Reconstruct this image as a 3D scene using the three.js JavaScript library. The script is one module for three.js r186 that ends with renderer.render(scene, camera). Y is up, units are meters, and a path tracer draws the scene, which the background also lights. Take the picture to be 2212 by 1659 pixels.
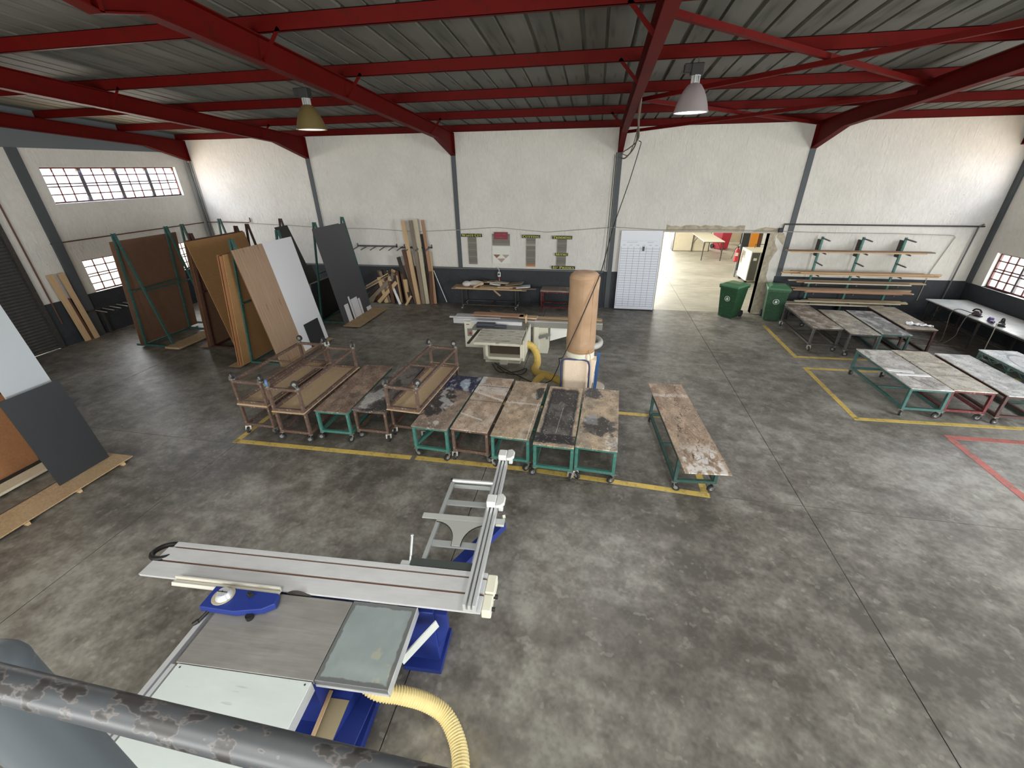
import * as THREE from 'three';
import { mergeGeometries, toCreasedNormals } from 'three/addons/utils/BufferGeometryUtils.js';
import { RoundedBoxGeometry } from 'three/addons/geometries/RoundedBoxGeometry.js';
import { RectAreaLightUniformsLib } from 'three/addons/lights/RectAreaLightUniformsLib.js';

// ------------------------------------------------------------------ camera, sky, sun, daylight, exposure
const scene = new THREE.Scene();
const renderer = new THREE.WebGLRenderer({ antialias: true });
renderer.toneMapping = THREE.LinearToneMapping;
renderer.toneMappingExposure = 1.6;
renderer.shadowMap.enabled = true;
const camera = new THREE.PerspectiveCamera(84.87, 2212 / 1659, 0.05, 200);
camera.position.set(0, 4.2, 0);
camera.quaternion.setFromRotationMatrix(new THREE.Matrix4().makeBasis(
  new THREE.Vector3(0.98305076, -0.01323281, -0.18285538),
  new THREE.Vector3(-0.07214636, 0.88899326, -0.45220115),
  new THREE.Vector3(0.1685411, 0.45772904, 0.87297081)));
scene.background = new THREE.Color().setRGB(1.5, 1.62, 1.75);          // bright hazy daylight sky
RectAreaLightUniformsLib.init();
const sun = new THREE.DirectionalLight(0xfff1dc, 4.5);
sun.position.set(-6, 40, -22); sun.target.position.set(0, 0, -4);
Object.assign(sun.shadow.camera, { left: -40, right: 40, top: 40, bottom: -40, near: 1, far: 120 });
scene.add(sun, sun.target);
// daylight that comes in through an opening: the sky's share looks down into the room, the sunlit yard's share looks up
const SKYC = 0xcfe0fb, YARD = 0xffd690, WHITE = 0xf7f6f0, DOOR = 0xecf1f4;
function daylight(name, c, w, h, aim, intensity, color) {
  const l = new THREE.RectAreaLight(color, intensity, w, h);
  l.name = name; l.position.set(...c); l.lookAt(c[0] + aim[0], c[1] + aim[1], c[2] + aim[2]); scene.add(l);
}
const K = 1.0;
for (const [s, x] of [[1, -14.33], [-1, 10.71]]) {
  const k = s > 0 ? K * 0.9 : K * 0.8;
  daylight('sky_high_window', [x, 4.02, -11.57], 3.85, 0.8, [s, -0.75, 0], 15 * k, SKYC);
  daylight('yard_high_window', [x - s * 0.02, 3.9, -11.57], 3.85, 0.8, [s, 0.75, 0], 9 * k, YARD);
  daylight('sky_low_window', [x, 1.62, -10.4], 1.5, 0.8, [s, -0.3, 0], 8 * k, WHITE);
  daylight('sky_low_window', [x, 1.62, -12.7], 1.5, 0.8, [s, -0.3, 0], 8 * k, WHITE);
}
daylight('sky_side_door', [10.6, 1.95, -3.2], 4.2, 3.8, [-1, -0.12, 0], 12.0 * K, DOOR);
daylight('sky_front_door', [3.2, 2.0, 6.35], 4.6, 3.8, [0, -0.1, -1], 4.5 * K, WHITE);
daylight('sky_front_window', [-5.6, 3.5, 6.35], 7.6, 1.6, [0, -0.35, -1], 13 * K, WHITE);
for (const x of [-1.44, 2.76]) daylight('sky_roof_light', [x, 5.5, 3.0], 2.0, 4.6, [0, -1, 0.001], 6 * K, WHITE);
daylight('sky_next_room_door', [2.9, 2.0, -30.15], 3.6, 3.6, [0.1, -0.1, 1], 14 * K, WHITE);
daylight('sky_next_room_side', [-1.9, 2.2, -20.5], 6.0, 3.4, [1, -0.2, 0], 11 * K, WHITE);

// ------------------------------------------------------------------ helpers
let seedState = 7;
const seed = (n) => { seedState = n >>> 0; };
const rnd = () => { seedState = (seedState + 0x6d2b79f5) >>> 0; let t = seedState; t = Math.imul(t ^ (t >>> 15), t | 1); t ^= t + Math.imul(t ^ (t >>> 7), t | 61); return ((t ^ (t >>> 14)) >>> 0) / 4294967296; };
const rr = (a, b) => a + (b - a) * rnd();
const LAT = new Float32Array(65536);
seed(11); for (let i = 0; i < 65536; i++) LAT[i] = rnd();
function vn(x, y) {
  const xf = Math.floor(x), yf = Math.floor(y); let u = x - xf, v = y - yf; u = u * u * (3 - 2 * u); v = v * v * (3 - 2 * v);
  const x0 = xf & 255, x1 = (xf + 1) & 255, y0 = (yf & 255) << 8, y1 = ((yf + 1) & 255) << 8;
  const a = LAT[y0 + x0], b = LAT[y0 + x1], c = LAT[y1 + x0], d = LAT[y1 + x1];
  return a + (b - a) * u + (c - a + (a - b - c + d) * u) * v;
}
function fbm(x, y, o = 4) { let s = 0, a = 0.5, t = 0; for (let i = 0; i < o; i++) { s += a * vn(x, y); t += a; a *= 0.5; x = x * 2.03 + 17.3; y = y * 2.03 + 5.1; } return s / t; }
const clamp = (x, a = 0, b = 1) => Math.min(b, Math.max(a, x));
const smooth = (a, b, x) => { const t = clamp((x - a) / (b - a)); return t * t * (3 - 2 * t); };
const mix3 = (p, q, t) => [p[0] + (q[0] - p[0]) * t, p[1] + (q[1] - p[1]) * t, p[2] + (q[2] - p[2]) * t];
function tex(w, h, fn, { srgb = true, size = null } = {}) {
  const d = new Uint8Array(w * h * 4);
  for (let j = 0; j < h; j++) for (let i = 0; i < w; i++) {
    const c = fn((i + 0.5) / w, (j + 0.5) / h), k = (j * w + i) * 4;
    if (typeof c === 'number') d[k] = d[k + 1] = d[k + 2] = clamp(c) * 255;
    else { d[k] = clamp(c[0], 0, 255); d[k + 1] = clamp(c[1], 0, 255); d[k + 2] = clamp(c[2], 0, 255); }
    d[k + 3] = 255;
  }
  const t = new THREE.DataTexture(d, w, h); t.magFilter = THREE.LinearFilter; t.minFilter = THREE.LinearFilter;
  t.wrapS = t.wrapT = THREE.RepeatWrapping; if (srgb) t.colorSpace = THREE.SRGBColorSpace;
  if (size) t.repeat.set(1 / size[0], 1 / size[1]);
  t.needsUpdate = true; return t;
}
// tileable noise for repeating textures: blends four shifted copies
const tile = (f, u, v) => { const a = u, b = v; return f(a, b) * (1 - a) * (1 - b) + f(a - 1, b) * a * (1 - b) + f(a, b - 1) * (1 - a) * b + f(a - 1, b - 1) * a * b; };
function canvasTex(w, h, draw) {
  const c = document.createElement('canvas'); c.width = w; c.height = h; draw(c.getContext('2d'), w, h);
  const t = new THREE.CanvasTexture(c); t.colorSpace = THREE.SRGBColorSpace; return t;
}
const mat = (color, roughness = 0.7, o = {}) => new THREE.MeshStandardMaterial({ color, roughness, metalness: 0, ...o });

// geometry helpers: everything is non-indexed with position, normal and uv (in metres)
const ni = (g) => (g.index ? g.toNonIndexed() : g);
function uvm(g) {
  g = ni(g); const p = g.attributes.position, n = g.attributes.normal, uv = new Float32Array(p.count * 2);
  for (let i = 0; i < p.count; i++) {
    const ax = Math.abs(n.getX(i)), ay = Math.abs(n.getY(i)), az = Math.abs(n.getZ(i));
    const [a, b] = ax > ay && ax > az ? [p.getZ(i), p.getY(i)] : ay > az ? [p.getX(i), p.getZ(i)] : [p.getX(i), p.getY(i)];
    uv[2 * i] = a; uv[2 * i + 1] = b;
  }
  g.setAttribute('uv', new THREE.BufferAttribute(uv, 2)); return g;
}
const box = (w, h, d, x = 0, y = 0, z = 0) => uvm(new THREE.BoxGeometry(w, h, d).translate(x, y, z));
const bx = (x0, x1, y0, y1, z0, z1) => box(x1 - x0, y1 - y0, z1 - z0, (x0 + x1) / 2, (y0 + y1) / 2, (z0 + z1) / 2);
const rbox = (w, h, d, x, y, z, r = 0.01) => uvm(new RoundedBoxGeometry(w, h, d, 2, Math.min(r, w / 2.01, h / 2.01, d / 2.01)).translate(x, y, z));
const V = (a) => (a.isVector3 ? a : new THREE.Vector3(...a));
// a square bar from p to q; w lies across (horizontal where it can), h the other way; length runs along local x, so grain follows it
function bar(p, q, w, h = w, upv = [0, 1, 0]) {
  p = V(p); q = V(q); const d = q.clone().sub(p), L = d.length(); d.normalize();
  let up = V(upv); if (Math.abs(d.dot(up)) > 0.98) up = new THREE.Vector3(0, 0, 1);
  const side = new THREE.Vector3().crossVectors(d, up).normalize(), u2 = new THREE.Vector3().crossVectors(side, d).normalize();
  const g = uvm(new THREE.BoxGeometry(L, h, w));
  g.applyMatrix4(new THREE.Matrix4().makeBasis(d, u2, side).setPosition(p.add(q).multiplyScalar(0.5))); return g;
}
const rod = (p, q, r, n = 12) => { p = V(p); q = V(q); const d = q.clone().sub(p), L = d.length(); const g = ni(new THREE.CylinderGeometry(r, r, L, n)); g.applyQuaternion(new THREE.Quaternion().setFromUnitVectors(new THREE.Vector3(0, 1, 0), d.normalize())); g.translate((p.x + q.x) / 2, (p.y + q.y) / 2, (p.z + q.z) / 2); return g; };
const cyl = (r0, r1, h, x, y, z, n = 24) => ni(new THREE.CylinderGeometry(r0, r1, h, n)).translate(x, y, z);
const tube = (pts, r, n = 8, seg = 0, tension = 0.5) => ni(new THREE.TubeGeometry(new THREE.CatmullRomCurve3(pts.map(V), false, 'catmullrom', tension), seg || pts.length * 8, r, n));
const ball = (r, x, y, z, n = 14) => ni(new THREE.SphereGeometry(r, n, n)).translate(x, y, z);
function ext(pts, depth, o = {}) { // polygon in x,y pushed along +z
  const s = new THREE.Shape(pts.map((p) => new THREE.Vector2(p[0], p[1])));
  for (const h of o.holes || []) s.holes.push(new THREE.Path(h.map((p) => new THREE.Vector2(p[0], p[1]))));
  return uvm(new THREE.ExtrudeGeometry(s, { depth, bevelEnabled: !!o.bevel, bevelSize: o.bevel || 0, bevelThickness: o.bevel || 0, bevelSegments: 2, curveSegments: o.curve || 12 }));
}
const merge = (gs) => { gs = gs.flat().map((g) => { g = ni(g); for (const k of Object.keys(g.attributes)) if (!['position', 'normal', 'uv'].includes(k)) g.deleteAttribute(k); return g; }); return gs.length > 1 ? mergeGeometries(gs) : gs[0]; };
const turned = (g, m) => g.clone().applyMatrix4(m);

const taken = new Map();
function numbered(n) { const k = taken.get(n) || 0; taken.set(n, k + 1); return k ? n + '_' + String(k).padStart(3, '0') : n; }
function part(name, geos, m, parent) { const o = new THREE.Mesh(merge([geos]), m); o.name = name; parent.add(o); return o; }
function tag(o, label, category, group) { o.userData.label = label; o.userData.category = category; if (group) o.userData.group = group; return o; }
function one(name, geos, m, label, category, group) { // a thing that is one mesh; its origin moved to its base
  const g = merge([geos]); g.computeBoundingBox(); const b = g.boundingBox, c = [(b.min.x + b.max.x) / 2, b.min.y, (b.min.z + b.max.z) / 2];
  g.translate(-c[0], -c[1], -c[2]);
  const o = new THREE.Mesh(g, m); o.name = numbered(name); o.position.set(...c); scene.add(o); return tag(o, label, category, group);
}
function thing(name, label, category, [x, y, z] = [0, 0, 0], ry = 0, group) {
  const o = new THREE.Group(); o.name = numbered(name); o.position.set(x, y, z); o.rotation.y = ry; scene.add(o); return tag(o, label, category, group);
}
function struct(name, label, category) { const o = new THREE.Group(); o.name = name; scene.add(o); tag(o, label, category); o.userData.kind = 'structure'; return o; }

// ------------------------------------------------------------------ materials
const T = {};
T.plasterBump = tex(512, 512, (u, v) => tile((a, b) => 0.5 * fbm(a * 26, b * 11, 3) + 0.35 * fbm(a * 70 + 9, b * 30, 2) + 0.3 * smooth(0.62, 0.72, fbm(a * 34 + 40, b * 12 + 3, 3)), u, v), { srgb: false, size: [2.4, 2.4] });
T.plaster = tex(512, 512, (u, v) => { const n = tile((a, b) => fbm(a * 6, b * 6, 4), u, v), m = tile((a, b) => fbm(a * 60 + 3, b * 40, 2), u, v); const k = 214 + 22 * (n - 0.5) + 14 * (m - 0.5) - (m > 0.83 ? 30 : 0); return [k, k - 2, k - 9]; }, { size: [3.1, 3.1] });
T.dado = tex(256, 256, (u, v) => { const n = tile((a, b) => fbm(a * 9, b * 9, 4), u, v), m = tile((a, b) => fbm(a * 50, b * 50, 2), u, v), d = smooth(0.66, 0.75, tile((a, b) => fbm(a * 14 + 31, b * 14, 3), u, v)); return mix3([47 + 22 * (n - 0.5) + 10 * (m - 0.5), 51 + 22 * (n - 0.5) + 10 * (m - 0.5), 56 + 22 * (n - 0.5) + 10 * (m - 0.5)], [84, 82, 76], d * 0.5); }, { size: [1.9, 1.9] });
const M = {};
M.plaster = mat(0xffffff, 0.92, { map: T.plaster, bumpMap: T.plasterBump, bumpScale: 0.014 });
M.dado = mat(0xffffff, 0.7, { map: T.dado, bumpMap: T.plasterBump, bumpScale: 0.006 });
M.ledge = mat(0x6b6d6c, 0.8);
M.columnPaint = mat(0x4b5154, 0.6);
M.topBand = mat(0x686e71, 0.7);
M.bareCement = mat(0xffffff, 0.95, { map: tex(256, 256, (u, v) => { const n = fbm(u * 18, v * 18, 4); return [176 + 60 * (n - 0.5), 166 + 60 * (n - 0.5), 146 + 58 * (n - 0.5)]; }, { size: [1.5, 1.5] }) });
T.rust = tex(256, 256, (u, v) => { const n = tile((a, b) => fbm(a * 5, b * 5, 4), u, v), d = smooth(0.56, 0.72, tile((a, b) => fbm(a * 16 + 7, b * 16, 3), u, v)); return mix3([86 + 18 * (n - 0.5), 9 + 4 * (n - 0.5), 5], [58, 24, 17], d * 0.4); }, { size: [1.6, 1.6] });
M.redSteel = new THREE.MeshPhysicalMaterial({ color: 0xffffff, roughness: 0.6, specularIntensity: 0.25, map: T.rust });
M.roof = mat(0xffffff, 0.75, { map: tex(512, 512, (u, v) => { const n = tile((a, b) => fbm(a * 10, b * 3, 4), u, v), m = tile((a, b) => fbm(a * 3 + 20, b * 3, 3), u, v), d = smooth(0.58, 0.74, tile((a, b) => fbm(a * 30, b * 5 + 9, 3), u, v)); const k = 100 + 50 * (n - 0.5) + 50 * (m - 0.5); return mix3([k, k, k - 7], [44, 41, 36], d * 0.5); }, { size: [2.8, 5.2] }) });
M.lampBody = mat(0x3a3731, 0.5);
M.black = mat(0x161616, 0.55);
M.rubber = mat(0x2b2c2e, 0.8);
M.steel = mat(0xa9abaa, 0.35, { metalness: 0.75 });
M.zinc = mat(0xb9bcbb, 0.45, { metalness: 0.5 });
M.white = mat(0xe6e7e6, 0.5);
M.cable = mat(0x1c1b1a, 0.6);
M.paleCable = mat(0xa9a49a, 0.7);
function paint(r, g, b, chips, amt, rough = 0.55) { // worn paint: base colour with chips of another colour
  return mat(0xffffff, rough, { map: tex(128, 128, (u, v) => { const n = tile((a, q) => fbm(a * 8, q * 8, 3), u, v), c = smooth(0.6, 0.7, tile((a, q) => fbm(a * 20 + 5, q * 20 + 2, 3), u, v)); return mix3([r + 34 * (n - 0.5), g + 34 * (n - 0.5), b + 34 * (n - 0.5)], chips, c * amt); }, { size: [0.5, 0.5] }) });
}
M.teal = paint(64, 118, 108, [150, 150, 140], 0.55);
M.tealDark = paint(52, 82, 76, [120, 116, 104], 0.4);
M.maroon = paint(100, 80, 70, [170, 158, 144], 0.75);
M.darkSteel = paint(58, 55, 52, [120, 112, 102], 0.5);
M.redFrame = paint(92, 30, 31, [170, 160, 150], 0.5);
M.rackTeal = paint(52, 92, 86, [112, 118, 110], 0.4);
M.rackMaroon = paint(66, 40, 34, [110, 92, 80], 0.4);
M.greyTube = paint(92, 94, 94, [60, 58, 55], 0.4, 0.45);
// timber: grain runs along u
function grain(a, b, knots = 0.3) { return tex(256, 128, (u, v) => { const n = tile((p, q) => fbm(p * 3, q * 24, 4), u, v), f = tile((p, q) => fbm(p * 12, q * 90, 2), u, v), k = smooth(0.7, 0.8, tile((p, q) => fbm(p * 6 + 3, q * 6, 3), u, v)); return mix3(mix3(a, b, clamp(0.5 + 1.7 * (n - 0.5) + 0.5 * (f - 0.5))), [90, 60, 38], k * knots); }, { size: [1.3, 0.45] }); }
M.pine = mat(0xffffff, 0.75, { map: grain([208, 180, 142], [184, 152, 112]) });
M.pineRed = mat(0xffffff, 0.75, { map: grain([182, 144, 116], [156, 116, 90]) });
M.pineGrey = mat(0xffffff, 0.8, { map: grain([150, 138, 120], [112, 100, 86]) });
M.hardwood = mat(0xffffff, 0.7, { map: grain([112, 78, 56], [78, 52, 38]) });
M.darkWood = mat(0xffffff, 0.7, { map: grain([62, 52, 46], [40, 34, 31]) });
const chip = (r, g, b, s = 26, size = 0.7) => mat(0xffffff, 0.8, { map: tex(256, 256, (u, v) => { const n = tile((p, q) => fbm(p * 40, q * 40, 3), u, v), m = tile((p, q) => fbm(p * 5, q * 5, 3), u, v); const k = s * 2 * (n - 0.5) + s * (m - 0.5); return [r + k, g + k, b + k]; }, { size: [size, size] }) });
M.chip = chip(176, 150, 116);
M.hardboard = chip(118, 88, 68, 12);
M.hardboardRed = chip(108, 70, 48, 12);
M.mdf = chip(164, 126, 82, 12);
M.mdfOrange = chip(164, 116, 78, 12);
M.paleBoard = chip(198, 188, 164, 14);
M.graphite = mat(0x4a4b50, 0.42);
M.graphiteDark = mat(0x2b2d30, 0.45);
M.whiteBoard = mat(0xe2e3e8, 0.35);
M.greyBoard = mat(0xb4bbc0, 0.35);
M.laminate = mat(0xffffff, 0.5, { map: grain([178, 152, 126], [148, 122, 99], 0.25) });
M.boardEdge = chip(168, 140, 104);
M.laminate.map.rotation = Math.PI / 2;
// ------------------------------------------------------------------ the building
const X0 = -14.04, X1 = 10.42, Z0 = -14, Z1 = 6.2, RIDGE = -4, TW = 0.23;
const rise = (z) => (z < RIDGE ? 0.075 * (z + 14) : 0.75 - 0.075 * (z - RIDGE));
const rafterY = (z) => 4.85 + rise(z);             // underside of the rafters
const sheetY = (z) => rafterY(z) + 0.3 + 0.18;     // underside of the roof sheets

// floor: concrete slabs cast between saw-cut joints
const floor = struct('floor', 'mottled grey concrete workshop floor with straight joints', 'floor');
part('joint_bed', bx(X0 - TW, X1 + TW, -0.12, -0.03, -30.4, Z1 + TW), mat(0x55504a, 0.95), floor);
const DARK = [88, 84, 77], MID = [121, 117, 109], LIGHT = [153, 150, 142];
function floorColor(x, z) {
  const n1 = fbm(x * 0.3 + 50, z * 0.3 + 50, 3), n2 = fbm(x * 1.3 + 20, z * 1.3 + 80, 4), n3 = fbm(x * 7 + 3, z * 7 + 60, 3), n4 = fbm(x * 30, z * 30, 2);
  const sx = fbm(x * 2.2 + z * 0.8 + 7, z * 9 - x * 1.4, 3);
  let t = 0.5 + 0.6 * (n1 - 0.5) + 0.6 * (n2 - 0.5) + 0.8 * (n3 - 0.5) + 0.45 * (n4 - 0.5) + 0.5 * (sx - 0.5);
  t += 0.3 * (smooth(0.4, 0.6, fbm(x * 0.55 + 140, z * 0.55 + 61, 4)) - 0.5);   // scuffed pale and greasy dark patches
  let c = t < 0.5 ? mix3(DARK, MID, clamp(t * 2)) : mix3(MID, LIGHT, clamp(t * 2 - 1));
  const oil = smooth(0.63, 0.74, fbm(x * 1.1 + 90, z * 1.1 + 33, 4)), pit = smooth(0.74, 0.8, fbm(x * 11 + 5, z * 11 + 9, 3));
  c = mix3(c, [66, 61, 54], oil * 0.3); c = mix3(c, [168, 164, 152], pit * 0.35);
  const flake = smooth(0.55, 0.6, fbm(x * 9 + 1, z * 9 + 4, 4)) * smooth(0.75, 0.2, Math.hypot(x + 0.95, z + 1.35));
  return mix3(c, [138, 132, 112], flake * 0.7);
}
const floorRough = tex(512, 512, (u, v) => { const n = tile((a, b) => fbm(a * 8, b * 8, 4), u, v), m = tile((a, b) => fbm(a * 40, b * 26 + 4, 3), u, v); return 0.47 + 0.2 * (n - 0.5) + 0.22 * (m - 0.5); }, { srgb: false, size: [2.3, 2.3] });
const floorBump = tex(512, 512, (u, v) => tile((a, b) => 0.6 * fbm(a * 9, b * 22, 3) + 0.4 * fbm(a * 44, b * 60, 2), u, v), { srgb: false, size: [1.9, 1.9] });
const jx = [X0, -10.37, -5.87, -1.42, 3.1, 7.6, X1], jz = [-14.0, -9.5, -5.03, -0.5, Z1];
for (let i = 0; i < 6; i++) for (let j = 0; j < 4; j++) {
  const x0 = jx[i], x1 = jx[i + 1], z0 = jz[j], z1 = jz[j + 1], res = j === 0 ? 640 : j === 3 ? 256 : 1024;
  const map = tex(res, res, (u, v) => floorColor(x0 + u * (x1 - x0), z0 + v * (z1 - z0)));
  const g = bx(x0 + 0.005, x1 - 0.005, -0.04, 0, z0 + 0.005, z1 - 0.005), uv = g.attributes.uv, p = g.attributes.position;
  map.repeat.set(1 / (x1 - x0), 1 / (z1 - z0)); map.offset.set(-x0 / (x1 - x0), -z0 / (z1 - z0));
  part('slab', g, mat(0xffffff, 1, { map, roughnessMap: floorRough, bumpMap: floorBump, bumpScale: 0.003 }), floor);
}
const paleFloor = tex(768, 768, (u, v) => { const x = u * 6, z = v * 6, n = tile((a, b) => fbm(a * 8, b * 8, 4), u, v), m = tile((a, b) => fbm(a * 16, b * 60, 3), u, v), k = 168 + 70 * (n - 0.5) + 50 * (m - 0.5); return [k, k - 4, k - 16]; }, { size: [6, 6] });
const paleSlab = mat(0xffffff, 1, { map: paleFloor, roughnessMap: floorRough, bumpMap: floorBump, bumpScale: 0.004 });
for (const [x0, x1] of [[-2, 3.1], [3.1, 7.6], [7.6, 12]]) for (const [z0, z1] of [[-14.23, -14.0], [-18.5, -14.23], [-23, -18.5], [-30.2, -23]]) if (z0 > -14.3 ? x0 < 7 : true) part('slab', bx(x0 + 0.005, x1 - 0.005, -0.04, 0, z0 + (z0 < -14.3 ? 0.005 : 0), z1 - 0.003), paleSlab, floor);
// painted lines
const lineMap = (r, g, b, w) => mat(0xffffff, 0.6, { map: tex(256, 256, (u, v) => { const n = tile((p, q) => fbm(p * 7, q * 7, 4), u, v), d = smooth(0.5, 0.68, tile((p, q) => fbm(p * 24 + 8, q * 24, 3), u, v)); return mix3([r + 40 * (n - 0.5), g + 36 * (n - 0.5), b + 20 * (n - 0.5)], [112, 104, 88], d * w); }, { size: [1.1, 1.1] }) });
M.yellow = lineMap(210, 182, 98, 0.3); M.redLine = lineMap(178, 104, 96, 0.6);
const line = (a, b, m, w = 0.1) => part('painted_line', bar([a[0], 0.0015, a[1]], [b[0], 0.0015, b[1]], w, 0.003), m, floor);
line([-5.95, -5.1], [-2.7, -5.16], M.yellow); line([-2.62, -5.17], [-0.7, -5.18], M.yellow); line([-0.7, -5.18], [1.88, -5.03], M.yellow);
line([-5.92, -5.05], [-5.92, -7.15], M.yellow); line([-5.87, -7.14], [1.77, -7.14], M.yellow); line([1.82, -5.09], [1.82, -7.19], M.yellow);
line([5.05, -12.85], [5.03, -10.53], M.yellow); line([4.98, -10.53], [8.2, -10.62], M.yellow);
line([4.99, -9.9], [4.98, -7.63], M.yellow); line([5.04, -9.86], [9.6, -9.95], M.yellow); line([4.93, -7.63], [9.8, -7.82], M.yellow);
line([6.16, -7.23], [10.2, -7.3], M.redLine, 0.12); line([6.2, -7.17], [6.14, -4.4], M.redLine, 0.12);

// walls
const gable = [[Z1 + TW, -0.1], [Z1 + TW, sheetY(Z1)], [RIDGE, sheetY(RIDGE)], [Z0 - TW, sheetY(Z0 - TW)], [Z0 - TW, -0.1]];
const holeZY = (z0, z1, y0, y1) => [[z0, y0], [z0, y1], [z1, y1], [z1, y0]];
// an extruded gable drawn in (z, y): shape x stands for -z, so turn it by 90 degrees
function gableWall(name, label, xin, side, holes) {
  const w = struct(name, label, 'wall');
  const g = ext(gable.map(([z, y]) => [-z, y]), TW, { holes: holes.map(([z0, z1, y0, y1]) => holeZY(-z1, -z0, y0, y1)) });
  g.rotateY(Math.PI / 2); g.translate(side < 0 ? xin - TW : xin, 0, 0);
  part('plaster', g, M.plaster, w); return w;
}
const LW = [[-13.53, -9.62, 3.51, 4.37], [-11.2, -9.6, 1.17, 2.05], [-13.5, -11.9, 1.17, 2.05]];
const wallL = gableWall('wall_left', 'white plastered wall with dark painted base and steel windows', X0, -1, [...LW, [-8.2, -3.9, -0.05, 3.9]]);
const wallR = gableWall('wall_right', 'white plastered side wall with dark painted base at the long white table', X1, 1, [...LW, [-5.4, -1.0, -0.05, 3.9]]);
part('dado', [bx(X0, X0 + 0.012, 0, 1.165, Z0, -8.2), bx(X0, X0 + 0.012, 0, 1.165, -3.9, Z1)], M.dado, wallL);
part('dado', [bx(X1 - 0.012, X1, 0, 1.165, Z0, -5.4), bx(X1 - 0.012, X1, 0, 1.165, -1, Z1)], M.dado, wallR);
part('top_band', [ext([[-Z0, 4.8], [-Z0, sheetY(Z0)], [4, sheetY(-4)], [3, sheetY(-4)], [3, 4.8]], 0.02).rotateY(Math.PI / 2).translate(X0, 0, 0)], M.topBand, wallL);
part('column', [bx(X0, X0 + 0.05, 0, 4.8, -9.32, -9.08)], M.columnPaint, wallL);
part('column', [bx(X1 - 0.05, X1, 1.165, 5.2, -14.0, -13.84)], M.columnPaint, wallR);
// rear wall with the doorway
function grid(u0, u1, v0, v1, holes, mk) {
  const us = [...new Set([u0, u1, ...holes.flatMap((h) => [h[0], h[1]])])].sort((a, b) => a - b), vs = [...new Set([v0, v1, ...holes.flatMap((h) => [h[2], h[3]])])].sort((a, b) => a - b), out = [];
  for (let i = 0; i + 1 < us.length; i++) for (let j = 0; j + 1 < vs.length; j++) { const cu = (us[i] + us[i + 1]) / 2, cv = (vs[j] + vs[j + 1]) / 2; if (!holes.some((h) => cu > h[0] && cu < h[1] && cv > h[2] && cv < h[3])) out.push(mk(us[i], us[i + 1], vs[j], vs[j + 1])); }
  return out;
}
const wallB = struct('wall_rear', 'long rough white plastered wall with grey steel columns and dark base', 'wall');
part('plaster', grid(X0, X1, -0.1, sheetY(Z0), [[2.06, 5.0, -0.1, 2.44]], (a, b, c, d) => bx(a, b, c, d, Z0 - TW, Z0)), M.plaster, wallB);
part('dado', bx(X0, 0.35, 0, 1.18, Z0, Z0 + 0.1), M.dado, wallB);
part('ledge', [bx(X0, 0.35, 1.18, 1.21, Z0, Z0 + 0.115)], M.ledge, wallB);
part('dado', [bx(0.35, 2.0, 0, 1.19, Z0, Z0 + 0.008), bx(5.42, X1, 0, 1.19, Z0, Z0 + 0.008)], M.dado, wallB);
const COLS = [-9.35, -4.42, 0.54, 5.52];
for (const x of COLS) part('column', bx(x - 0.07, x + 0.07, x > 5 ? 1.19 : x > 0.5 ? 0 : 1.21, 4.56, Z0, Z0 + 0.03), M.columnPaint, wallB);
part('column', bx(X0, X0 + 0.1, 1.21, 4.7, Z0, Z0 + 0.06), mat(0x9a9c98, 0.7), wallB);
// broken plaster round the doorway
seed(5);
function ragged(x0, x1, y0, y1, n, amp) { const p = [[x0, y0], [x1, y0]]; for (let i = n; i >= 0; i--) p.push([x0 + (x1 - x0) * (i / n), y1 + rr(-amp, amp)]); return p; }
part('bare_cement', [ext(ragged(2.1, 4.28, 2.44, 2.6, 16, 0.035), 0.006).translate(0, 0, Z0), ext([[5.0, 0], ...Array.from({ length: 14 }, (_, i) => [5.22 + rr(-0.07, 0.09) + (i < 5 ? 0.1 : 0), 0.05 + i * 0.19]), [5.0, 2.56]], 0.009).translate(0, 0, Z0), ext([[4.5, 2.44], [5.02, 2.44], [5.02, 2.55], [4.85, 2.58], [4.62, 2.52]], 0.006).translate(0, 0, Z0), ext([[5.2, 2.3], [5.3, 2.2], [5.42, 2.08], [5.43, 2.3], [5.36, 2.42], [5.22, 2.42]], 0.006).translate(0, 0, Z0)], M.bareCement, wallB);
part('door_reveal', [bx(5.0, 5.012, 0, 2.44, Z0 - TW, Z0 + 0.002), bx(2.048, 2.06, 0, 2.44, Z0 - TW, Z0 + 0.002), bx(2.06, 5.0, 2.43, 2.44, Z0 - TW, Z0 + 0.002)], mat(0xb9b08f, 0.9), wallB);
part('lintel', bx(2.0, 5.1, 2.41, 2.45, Z0, Z0 + 0.025), mat(0xb9b4a8, 0.8), wallB);
// wall behind the camera
const wallF = struct('wall_front', 'white plastered wall behind the landing with a wide door and high windows', 'wall');
part('plaster', grid(X0, X1, -0.1, sheetY(Z1), [[0.9, 5.5, -0.1, 3.9], [-9.4, -1.8, 2.7, 4.3]], (a, b, c, d) => bx(a, b, c, d, Z1, Z1 + TW)), M.plaster, wallF);

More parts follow.
